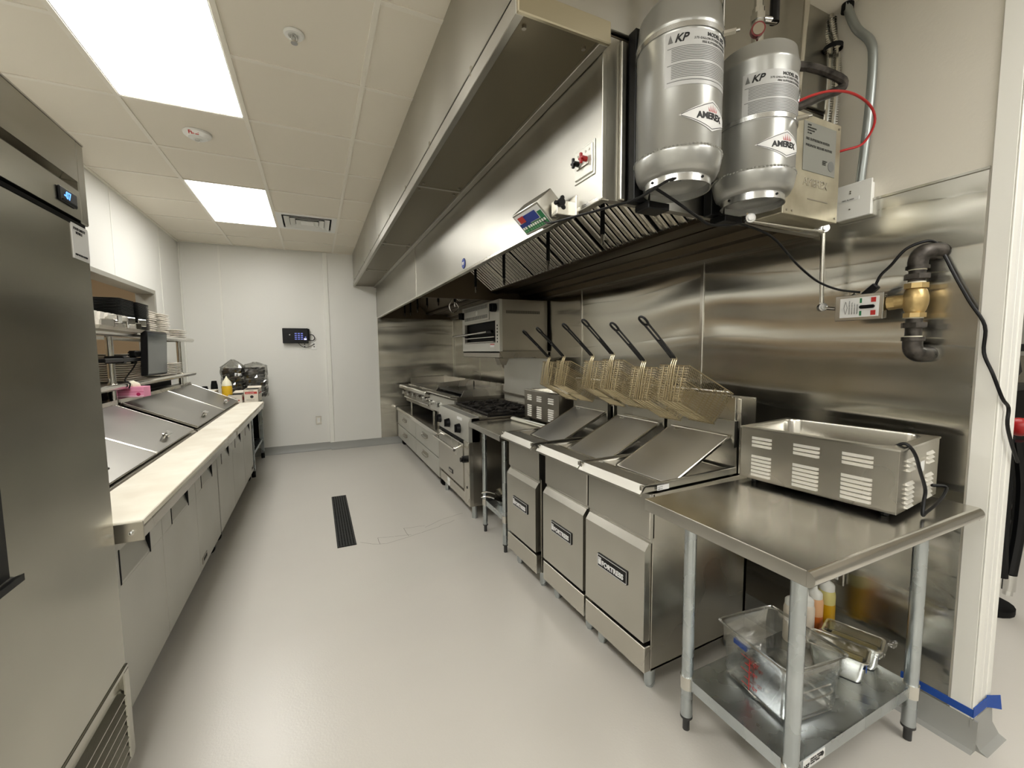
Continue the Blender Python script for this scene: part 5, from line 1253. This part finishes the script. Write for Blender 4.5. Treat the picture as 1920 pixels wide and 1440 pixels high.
rep('p', 7, mk_plate(.125, 1), lambda k: ((-1.33, 4.72+J(.004), 1.222+k*.0155), J(.03)), 'plate', 'white plate, %s, in the lower-shelf stack just right of the monitor', 'white plates on the lower shelf right of the monitor')
rep('p', 7, mk_plate(.14, 1), lambda k: ((-1.33, 5.03+J(.004), 1.222+k*.0155), J(.03)), 'plate', 'white plate, %s, in the farthest stack on the lower shelf', 'white plates at the far end of the lower shelf')
# cups on white trays
def mk_cup():
    g = G(); a, b = .026, .034
    g.prism([(-a, -a), (a, -a), (a, a), (-a, a)], 'Z', 0, .002)
    lo = [(-a, -a, 0), (a, -a, 0), (a, a, 0), (-a, a, 0)]; hi = [(-b, -b, .046), (b, -b, .046), (b, b, .046), (-b, b, .046)]; li = [(x*.88, y*.88, .046) for x, y, z in hi]; bi = [(x*.85, y*.85, .006) for x, y, z in lo]
    L_ = [[g.b.verts.new(p) for p in q] for q in (lo, hi, li, bi)]
    for A, B in zip(L_, L_[1:]):
        for k in range(4): g.b.faces.new((A[k], A[(k+1) % 4], B[(k+1) % 4], B[k]))
    g.b.faces.new(L_[-1]); return ob('square_ramekin', g, CERAM, smooth=False)
pos = []
for lv in range(2):
    for i in range(3):
        for j in range(7 if lv == 0 else 6): pos.append(((-1.20-i*.075+J(.004), 3.30+j*.092+lv*.03+J(.008), 1.589+lv*.047), J(.12)))
rep('c', len(pos), mk_cup, lambda k: pos[k], 'cup', 'small white square ramekin crowded on the white tray in front of the black trays', 'white ramekins on the upper shelf')
def mk_sl():
    g = G(); g.box(-.033, .033, -.033, .033, 0, .05, .004); return ob('silver_creamer', g, CHROME)
ps2 = [((-1.148+J(.004), 3.42+k*.105+J(.01), 1.589+(k % 2)*.03), J(.5)) for k in range(6)]
rep('c', 6, mk_sl, lambda k: ps2[k], 'cup', 'small shiny metal holder among the white ramekins on the upper shelf', 'shiny metal holders among the ramekins')
g = G()
def rp2(hx, hy, z): return [(-1.235+sx*hx, 3.62+sy*hy, z) for sx, sy in ((-1, -1), (1, -1), (1, 1), (-1, 1))]
L_ = [[g.b.verts.new(p) for p in q] for q in (rp2(.10, .36, 1.574), rp2(.125, .40, 1.594), rp2(.12, .395, 1.594), rp2(.10, .36, 1.578))]
g.b.faces.new(L_[0][::-1]); g.b.faces.new(L_[-1])
for A, B in zip(L_, L_[1:]):
    for k in range(4): g.b.faces.new((A[k], A[(k+1) % 4], B[(k+1) % 4], B[k]))
tag(ob('white_tray', g, CERAM, smooth=False), 'long shallow white tray holding the ramekins at the front of the upper shelf', 'tray')
# monitor on arm
t = thing('monitor', 'upright black order screen on an arm at the front of the overshelf', 'monitor', (-1.10, 4.15, 1.25))
pu = V((.02, 1, 0)).normalized(); pn = V((1, -.02, -.05)).normalized(); pz = pn.cross(pu)*1; pz = pz if pz.z > 0 else -pz
mc = V((-1.125, 4.15, 1.425))
ob('housing', G().obox(mc, pu, pz, pn, .43, .335, .04, .006), BLACK, t)
ob('screen', G().obox(mc+pn*.0205, pu, pz, pn, .40, .305, .002), SCREEN, t)
ob('arm', G().box(-1.19, -1.15, 3.36, 3.96, 1.37, 1.395, .004).box(-1.2, -1.15, 3.86, 4.02, 1.40, 1.445, .01).cyl((-1.18, 3.9, 1.35), (-1.18, 3.9, 1.44), .018, n=12).box(-1.25, -1.15, 3.63, 3.69, 1.36, 1.41, .005), BLACK, t)
tag(ob('monitor_cable', G().tube([(-1.17, 3.95, 1.39), (-1.18, 3.9, 1.33), (-1.19, 3.8, 1.27), (-1.18, 3.72, 1.24), (-1.155, 3.72, 1.22), (-1.155, 3.70, 1.19)], .005, 6, 4).tube([(-1.16, 4.0, 1.40), (-1.165, 4.03, 1.36), (-1.17, 4.0, 1.33)], .004, 6, 4), BLACK), 'thin black cable hanging from the monitor arm to the lower shelf edge', 'cable')
# tissue box
M_ = Matrix.Translation((-1.16, 3.80, 1.122)) @ Matrix.Rotation(-.12, 4, 'Z')
def inm(g, M_):
    for v in g.b.verts: v.co = M_ @ v.co
    return g
t = thing('tissue_box', 'pink tissue box with a tissue poking out, under the lower shelf', 'tissue box', (-1.16, 3.8, 1.122))
bx = ob('carton', inm(G().box(-.075, .075, -.05, .05, 0, .072, .002), M_), PINK, t)
ob('white_band', inm(G().box(-.0755, .0755, -.0508, -.05, .004, .012), M_), mat('pale_pink', (.95, .78, .84), .5), bx)
ob('stripe', inm(G().box(-.0755, .0755, -.0508, -.05, .036, .0385), M_), mat('dark_pink', (.72, .12, .35), .5), bx)
ob('oval_mark', inm(G().cyl((.045, -.051, .02), (.045, -.05, .02), .012, n=16), M_), MATS['dark_pink'], bx)
o_ = M_ @ V((-.05, -.0515, .046)); text('TISSUE', .018, MATS['dark_pink'], bx, o_, M_.to_3x3() @ V((1, 0, 0)), (0, 0, 1))
g = G(); rr = random.Random(2); g.sph((0, 0, 0), .032, (1.1, .8, .8), 6)
for v in g.b.verts: v.co = v.co*(1+rr.uniform(-.25, .3))+V((0, 0, .082))
ob('tissue', inm(g, M_), TISSUE, t, ang=180)
t = thing('receipt_printer', 'low black printer box under the lower shelf behind the prep lids', 'printer', (-1.33, 4.7, 1.09))
ob('body', G().box(-1.44, -1.275, 4.25, 5.12, 1.092, 1.178, .008), BLACKM, t)
ob('front_lip', G().box(-1.275, -1.265, 4.30, 5.05, 1.10, 1.125, .002), BLACK, t)
t = thing('control_box', 'black box under the near part of the lower shelf beside the tissue box', 'control box', (-1.33, 3.4, 1.09))
ob('body', G().box(-1.44, -1.275, 3.15, 3.72, 1.092, 1.178, .008), BLACKM, t); ob('front_lip', G().box(-1.275, -1.265, 3.2, 3.6, 1.10, 1.125, .002), BLACK, t)
for (y, lb) in ((5.72, 'power outlet on the left wall just past the overshelf end'),):
    t = thing('wall_outlet', lb, 'outlet', (-1.5, y, 1.13)); ob('plate', G().box(-1.5, -1.494, y-.035, y+.035, 1.07, 1.185, .002), S_TOP, t); ob('receptacle', G().box(-1.494, -1.491, y-.016, y+.016, 1.08, 1.12, .001).box(-1.494, -1.491, y-.016, y+.016, 1.135, 1.175, .001), WHITE, t)

# ================================================================== FAR TABLE AND ITEMS
t = thing('back_table', 'small steel table with dark-footed legs in the back left corner', 'work table', (-1.08, 6.05, 0))
ob('tabletop', G().box(-1.47, -.665, 5.51, 6.62, .815, .855, .004), S_TOP, t)
ob('undershelf', G().box(-1.45, -.69, 5.56, 6.58, .225, .26, .002), GALV, t)
for x in (-.69, -1.42):
    for y in (5.545, 6.52):
        l = ob('leg', G().box(x-.02, x+.02, y-.02, y+.02, .07, .82, .002), GALV, t); ob('foot', G().cyl((x, y, 0), (x, y, .072), .022, n=12), BLACK, l)
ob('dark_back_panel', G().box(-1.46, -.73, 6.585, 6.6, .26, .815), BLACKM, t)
g = G(); rr = random.Random(6); g.sph((0, 0, 0), .11, (.8, .7, 1.5), 8)
for v in g.b.verts: v.co = V((-.82, 5.75, .42))+v.co*(1+rr.uniform(-.06, .06))
for v in g.b.verts: v.co.z = max(v.co.z, .262)
tag(ob('plastic_bag', g, mat('pale_yellow_bag', (.80, .78, .60), .35)), 'pale yellow plastic bag on the undershelf of the back corner table', 'bag')
def carton(name, lb, x0, x1, y0, y1, z0, z1, openb, cat='box'):
    t = thing(name, lb, cat, ((x0+x1)/2, (y0+y1)/2, z0)); w_ = .004
    g = G().box(x0, x1, y0, y0+w_, z0, z1).box(x0, x1, y1-w_, y1, z0, z1).box(x0, x0+w_, y0, y1, z0, z1).box(x1-w_, x1, y0, y1, z0, z1).box(x0, x1, y0, y1, z0, z0+w_)
    c_ = ob('carton', g, CARD, t, smooth=False)
    ob('contents', G().box(x0+w_, x1-w_, y0+w_, y1-w_, z0+w_, z1-.006), BLACKM, t)
    return t, c_
t, c_ = carton('glove_box', 'white carton with red band and black oval, front right on the back corner table', -.742, -.598, 5.56, 5.86, .857, 1.006, True)
ob('red_band', G().box(-.73, -.612, 5.5588, 5.56, .955, .98), REDINK, c_); ob('oval_mark', G().cyl((-.665, 5.5588, .923), (-.665, 5.56, .923), .017, n=16), INK, c_); text('NITRILE', .014, INK, c_, (-.695, 5.5585, .985), (1, 0, 0), (0, 0, 1))
text('VINYL GLOVES', .012, PAPER, c_, (-.722, 5.5583, .962), (1, 0, 0), (0, 0, 1)); text('DISPOSABLE 100', .011, INKG, c_, (-.722, 5.5583, .885), (1, 0, 0), (0, 0, 1)); ob('side_band', G().box(-.598, -.5972, 5.58, 5.85, .95, .965), REDINK, c_)
ob('flap', G().slab([(-.742, 5.86, 1.004), (-.598, 5.86, 1.004), (-.60, 5.90, 1.022), (-.74, 5.90, 1.022)], .003), CARD, c_)
t, c_ = carton('open_carton', 'open white carton with red print and black contents left of the gloves carton', -.90, -.765, 5.60, 5.90, .857, .948, True)
ob('red_band', G().box(-.86, -.79, 5.5988, 5.60, .878, .892), REDINK, c_); text('CUTLERY', .013, INK, c_, (-.87, 5.5985, .905), (1, 0, 0), (0, 0, 1)); ob('side_band', G().box(-.7655, -.7645, 5.63, 5.75, .88, .92), REDINK, c_)
ob('flap', G().slab([(-.90, 5.895, .947), (-.765, 5.895, .947), (-.73, 5.94, .972), (-.87, 5.94, .972)], .003), CARD, c_)
# bottle in bag
t = thing('mustard_bottle', 'squat yellow sauce bottle with pale pointed cap before the black containers', 'bottle', (-.93, 5.77, .857))
ob('bottle_body', G().lathe([(0, .858), (.045, .858), (.052, .88), (.053, 1.02), (.045, 1.07), (.03, 1.09), (0, 1.09)], (-.93, 5.77, 0), 20), mat('mustard', (.92, .74, .18), .35), t)
ob('cap', G().lathe([(.052, 1.045), (.045, 1.085), (.018, 1.125), (.004, 1.155), (0, 1.156)], (-.93, 5.77, 0), 20), mat('pale_cap', (.93, .91, .8), .4), t)
for x, y, h, lb in ((-1.128, 6.2, .225, 'stacked black plastic cup standing upside down at the left of the back table'), (-1.185, 6.0, .175, 'low black cup beside the corner shelf edge on the back table')):
    tag(ob('black_cup', G().lathe([(.042, .857), (.042, .862), (.036, .857+h*.75), (.026, .857+h), (0, .857+h)], (x, y, 0), 20), BLACKM), lb, 'cup')
tag(ob('paper_tray', G().box(-1.20, -1.04, 5.70, 5.95, .985, .998, .002).box(-1.06, -1.045, 5.70, 5.95, .857, .99).box(-1.2, -1.185, 5.7, 5.95, .857, .99), CARD), 'low white open stand left of the mustard bottle on the back table', 'stand')
tag(ob('black_pouch', G().sph((-1.0, 5.76, .885), .03, (1.3, 1, .8), 8), BLACKM), 'small black lump beside the mustard bottle', 'pouch')
def mk_cont():
    g = G(); g.box(-.105, .105, -.08, .08, 0, .026, .010, 2).box(-.112, .112, -.087, .087, .024, .029, .003); return ob('takeout_container', g, TRAY)
rep('k', 12, mk_cont, lambda k: ((-.925+J(.006), 6.22, .858+k*.0315), J(.06)), 'container', 'black takeout container, %s, in the left bagged stack', 'black containers in the left bagged stack')
rep('k', 12, mk_cont, lambda k: ((-.695+J(.006), 6.24, .858+k*.0315), J(.06)), 'container', 'black takeout container, %s, in the right bagged stack', 'black containers in the right bagged stack')
def bag(cx, cy, hx, hy, z0, z1, seed, lb, top):
    g = G(); rr = random.Random(seed); rows = []
    for i in range(15):
        v = i/14; z = z0+(z1-z0)*min(1, v*1.25); s = 1 if v < .8 else 1-(v-.8)*4.4; row = []
        if v >= .8: z = z1+(v-.8)*top
        for k in range(28):
            a = 2*PI*k/28; c_, s_ = math.cos(a), math.sin(a); m_ = max(abs(c_), abs(s_))**.8
            row.append(g.b.verts.new((cx+hx*s*c_/m_*(1+rr.uniform(-.07, .09)), cy+hy*s*s_/m_*(1+rr.uniform(-.07, .09)), z+rr.uniform(-.008, .008)*(i > 0))))
        rows.append(row)
    for A, B in zip(rows, rows[1:]):
        for k in range(28): g.b.faces.new((A[k], A[(k+1) % 28], B[(k+1) % 28], B[k]))
    return tag(ob('clear_bag', g, FILM, smooth=False), lb, 'plastic bag')
bag(-.925, 6.22, .125, .10, .86, 1.25, 3, 'crinkled clear plastic bag around the left stack of black containers', .45)
bag(-.695, 6.24, .13, .10, .86, 1.26, 9, 'crinkled clear plastic bag around the right stack of black containers', .2)
# time clock
t = thing('time_clock', 'black wall-mounted keypad terminal with glowing blue keys on the back wall', 'time clock', (-.22, 6.66, 1.54))
ob('case', G().box(-.388, -.068, 6.60, 6.655, 1.545, 1.752, .006), BLACK, t); ob('side_reader', G().box(-.07, -.052, 6.61, 6.65, 1.58, 1.745, .003), BLACKM, t)
ob('mount', G().box(-.3, -.15, 6.654, 6.674, 1.57, 1.72), BLACKM, t)
for r_ in range(4):
    for c_ in range(3): ob('key', G().box(-.238+c_*.038, -.212+c_*.038, 6.5985, 6.60, 1.675-r_*.026, 1.685-r_*.026), LEDW, t)
ob('enter_key', G().box(-.124, -.092, 6.5985, 6.60, 1.592, 1.612), LEDWW, t); ob('enter_key', G().box(-.112, -.096, 6.5985, 6.60, 1.625, 1.633), LEDW, t)
ob('status_light', G().cyl((-.300, 6.5985, 1.662), (-.300, 6.60, 1.662), .007, n=12), WHITE, t)
for x, lb in ((-.12, 'white outlet plate directly under the keypad terminal'), (0.0, 'white data plate with black jacks right of the keypad terminal')):
    t = thing('wall_plate', lb, 'wall plate', (x, 6.674, 1.46)); ob('plate', G().box(x-.035, x+.035, 6.668, 6.674, 1.455, 1.57, .002), WHITE, t)
    ob('jack', G().box(x-.008, x+.006, 6.665, 6.669, 1.525, 1.54).box(x-.008, x+.006, 6.665, 6.669, 1.49, 1.505), BLACKM, t)
tag(ob('terminal_cord', G().tube([(-.05, 6.63, 1.665), (-.01, 6.64, 1.66), (.012, 6.645, 1.62), (-.01, 6.645, 1.585), (-.05, 6.63, 1.585)], .005, 6, 4).tube([(-.2, 6.64, 1.55), (-.16, 6.645, 1.505), (-.1, 6.65, 1.487), (-.04, 6.655, 1.51), (-.003, 6.66, 1.533)], .004, 6, 4), BLACK), 'black cord looping around the keypad terminal to the data plate', 'cord')
t = thing('light_switch', 'small steel-plated switch low on the back wall', 'switch', (.012, 6.67, .435)); ob('plate', G().box(-.024, .05, 6.667, 6.674, .375, .495, .002), S_TOP, t); ob('rocker', G().box(-.005, .031, 6.664, 6.668, .40, .47, .002), WHITE, t)

# ================================================================== TALL FREEZER
FX, FY0, FY1 = -.60, .98, 1.725
t = thing('reach_in_freezer', 'tall steel reach-in freezer filling the left edge of the photo', 'freezer', (-1.0, 1.35, 0))
ob('cabinet', G().box(-1.42, FX-.045, FY0, FY1, .10, 2.035, .004), S_FRIDGE, t)
dr = ob('door', G().box(FX-.04, FX-.004, FY0, FY1-.004, .415, 1.795, .004), S_FRIDGE, t)
ob('handle_recess', G().box(FX-.006, FX-.003, FY0+.02, 1.225, .955, 1.25), DGREY, dr)
ob('handle_lip', G().prism([(FX-.004, .935), (FX+.012, .94), (FX+.012, .955), (FX-.004, .95)], 'Y', FY0+.02, 1.24), BLACK, dr)
# upper control panel projecting forward with a slanted recess
g = G().prism([(FX-.05, 1.805), (FX, 1.812), (FX, 1.895), (FX-.05, 1.90)], 'Y', FY0, 1.680)
g.prism([(FX-.05, 1.93), (FX, 1.922), (FX, 2.04), (FX-.05, 2.04)], 'Y', FY0, 1.680)
pn_ = ob('control_panel', g, S_FRIDGE, t)
ob('vent_recess', G().box(FX-.048, FX-.04, FY0, 1.68, 1.89, 1.93), S_DARK, t)
ob('panel_end', G().box(FX-.05, FX, 1.682, FY1, 1.806, 2.04, .003), S_FRIDGE, t)
ob('shadow_gap', G().box(FX-.045, FX-.006, FY0, FY1-.01, 1.795, 1.806), BLACKM, t)
ob('top_edge', G().box(FX-.05, FX+.002, FY0, FY1, 2.038, 2.044, .001), S_TOP, t)
dp = ob('display', G().box(FX, FX+.006, 1.556, 1.648, 1.836, 1.874, .002), BLACK, t)
text('-07', .027, LEDB, dp, (FX+.0062, 1.576, 1.848), (0, 1, 0), (0, 0, 1), bold=.02, name='digits')
ob('buttons', G().box(FX+.006, FX+.008, 1.565, 1.64, 1.838, 1.843), BLACKM, dp)
# front faces +x so text runs toward +y
stk = ob('freezer_sticker', G().box(FX-.004, FX-.002, 1.622, 1.716, 1.697, 1.795), PAPER, dr)
for k, (s_, z, sz) in enumerate((('FOOD SAFETY', 1.778, .0105), ('NOTICE', 1.767, .010), ('KEEP DOOR CLOSED', 1.706, .0075))): text(s_, sz, INK, stk, (FX-.0015, 1.63+(.012 if k == 1 else 0), z), (0, 1, 0), (0, 0, 1))
# grille
ob('grille_frame', G().box(FX-.05, FX-.015, FY0, 1.69, .10, .40, .002).box(FX-.03, FX, FY0, FY1, .398, .413, .002), S_FRIDGE, t)
ob('grille_post', G().box(FX-.05, FX, 1.69, FY1+.004, .095, .40, .003), S_FRIDGE, t)
for k in range(7):
    z = .325-k*.036
    ob('grille_slat', G().prism([(FX-.015, z+.022), (FX+.002, z+.004), (FX+.002, z), (FX-.015, z+.016)], 'Y', FY0, 1.684), S_FRIDGE, t)
    ob('grille_slot', G().box(FX-.0152, FX-.0145, FY0, 1.680, z-.010, z+.012), BLACKM, t)
for x in (-.68, -1.34):
    for y in (FY0+.08, FY1-.08): ob('caster', G().cyl((x, y-.016, .048), (x, y+.016, .048), .048, n=16).box(x-.02, x+.02, y-.02, y+.02, .085, .102), BLACK, t)

# ================================================================== FLOOR DRAIN, TAPE, RIGHT ROOM
t = thing('floor_drain', 'long black slotted drain grate set in the grey floor', 'floor drain', (.155, 3.81, 0))
ob('pan', G().box(.09, .222, 3.222, 4.40, .0, .0035), BLACKM, t)
for k in range(7): ob('bar', G().box(.092+k*.0195, .102+k*.0195, 3.222, 4.40, .0035, .008, .001), DRAIN, t, smooth=False)
for k in range(12): ob('cross_bar', G().box(.091, .221, 3.23+k*.106, 3.235+k*.106, .003, .0065), DRAIN, t, smooth=False)
t = thing('painters_tape', 'blue painters tape around the foot of the white wall end', 'tape', (2.06, .6, .1))
g = G().box(WR-.009, WR-.0065, WE-.006, .78, .113, .141).box(WR-.0085, WT-.03, WE-.0085, WE-.0065, .112, .150)
ob('strip', g, TAPE, t)
ob('loose_end', G().slab([(WT-.035, WE-.008, .115), (WT-.035, WE-.008, .16), (WT+.045, WE-.02, .14), (WT+.05, WE-.025, .085)], .001), TAPE, t)
t = thing('hose_stand', 'black stand with hanging black hoses just past the white wall end', 'hose stand', (3.35, .93, 0))
ob('post', G().box(3.24, 3.29, .90, .95, .42, 1.39, .005).box(3.24, 3.75, .90, .94, 1.39, 1.43, .005).box(3.25, 3.30, .93, .96, .03, .45).cyl((3.27, .92, 0), (3.27, .92, .03), .12, n=20), BLACKM, t)
g = G().tube([(3.33, .86, .92), (3.36, .84, .7), (3.33, .83, .45), (3.27, .83, .22)], .028, 10, 4).tube([(3.28, .88, .95), (3.27, .87, .7), (3.25, .86, .42), (3.25, .85, .2)], .024, 10, 4)
ob('hose', g, BLACK, t)
ob('hose_fitting', G().cyl((3.268, .83, .135), (3.272, .83, .22), .026, n=14).cyl((3.262, .83, .11), (3.268, .83, .15), .02, n=8), CHROME, t)
ob('bag', G().prism([(3.30, 1.20), (3.47, 1.28), (3.42, 1.36), (3.30, 1.37)], 'Y', .90, .93), DGREY, t)
t = thing('black_cabinet', 'dark low cabinet behind the hose stand at the right edge', 'cabinet', (4.7, 1.3, 0))
ob('body', G().box(4.35, 5.2, 1.25, 1.9, .15, 1.12, .01), BLACK, t); ob('front', G().box(4.38, 5.17, 1.24, 1.25, .2, 1.08, .003), BLACKM, t)
ob('caster', G().cyl((4.45, 1.30, .05), (4.45, 1.34, .05), .05, n=16).cyl((5.1, 1.30, .05), (5.1, 1.34, .05), .05, n=16).box(4.42, 4.48, 1.29, 1.35, .09, .16).box(5.07, 5.13, 1.29, 1.35, .09, .16), BLACKM, t)
tag(ob('red_ball', G().sph((3.42, .88, .985), .05, n=12), RED), 'round red object hanging before the black stand at the right edge', 'knob')
t = thing('towel_dispenser', 'steel box on the far white wall at the right edge', 'dispenser', (7.3, 1.93, 1.0))
ob('body', G().box(7.25, 7.4, 1.75, 2.1, .95, 1.3, .01), S, t); ob('slot', G().box(7.245, 7.25, 1.8, 2.05, .98, 1.0), BLACKM, t)
# hairline cracks and scuffs in the epoxy by the drain
CR = mat('crack_grey', (.46, .44, .41), .6)
g = G(); rr = random.Random(12)
def crack(pts):
    for a, b in zip(pts, pts[1:]):
        a, b = V((*a, .0004)), V((*b, .0004)); n_ = max(2, int((b-a).length/.05)); prev = a
        for k in range(1, n_+1):
            p = a.lerp(b, k/n_)+V((rr.uniform(-.006, .006), rr.uniform(-.006, .006), 0)); d = (p-prev); s_ = V((-d.y, d.x, 0)).normalized()*.0016
            g.b.faces.new([g.b.verts.new(q) for q in (prev-s_, prev+s_, p+s_, p-s_)]); prev = p
crack([(.25, 3.25), (.33, 3.18), (.42, 3.14), (.55, 3.17), (.70, 3.21), (.86, 3.27), (1.0, 3.33)])
crack([(.38, 3.27), (.5, 3.24), (.62, 3.22)]); crack([(.60, 3.20), (.59, 3.36), (.75, 3.33)]); crack([(.75, 3.30), (.92, 3.40), (1.12, 3.45)]); crack([(.38, 3.15), (.38, 3.27)])
tag(ob('floor_crack', g, CR, smooth=False), 'thin branching hairline cracks in the floor coating from the drain toward the range', 'crack');
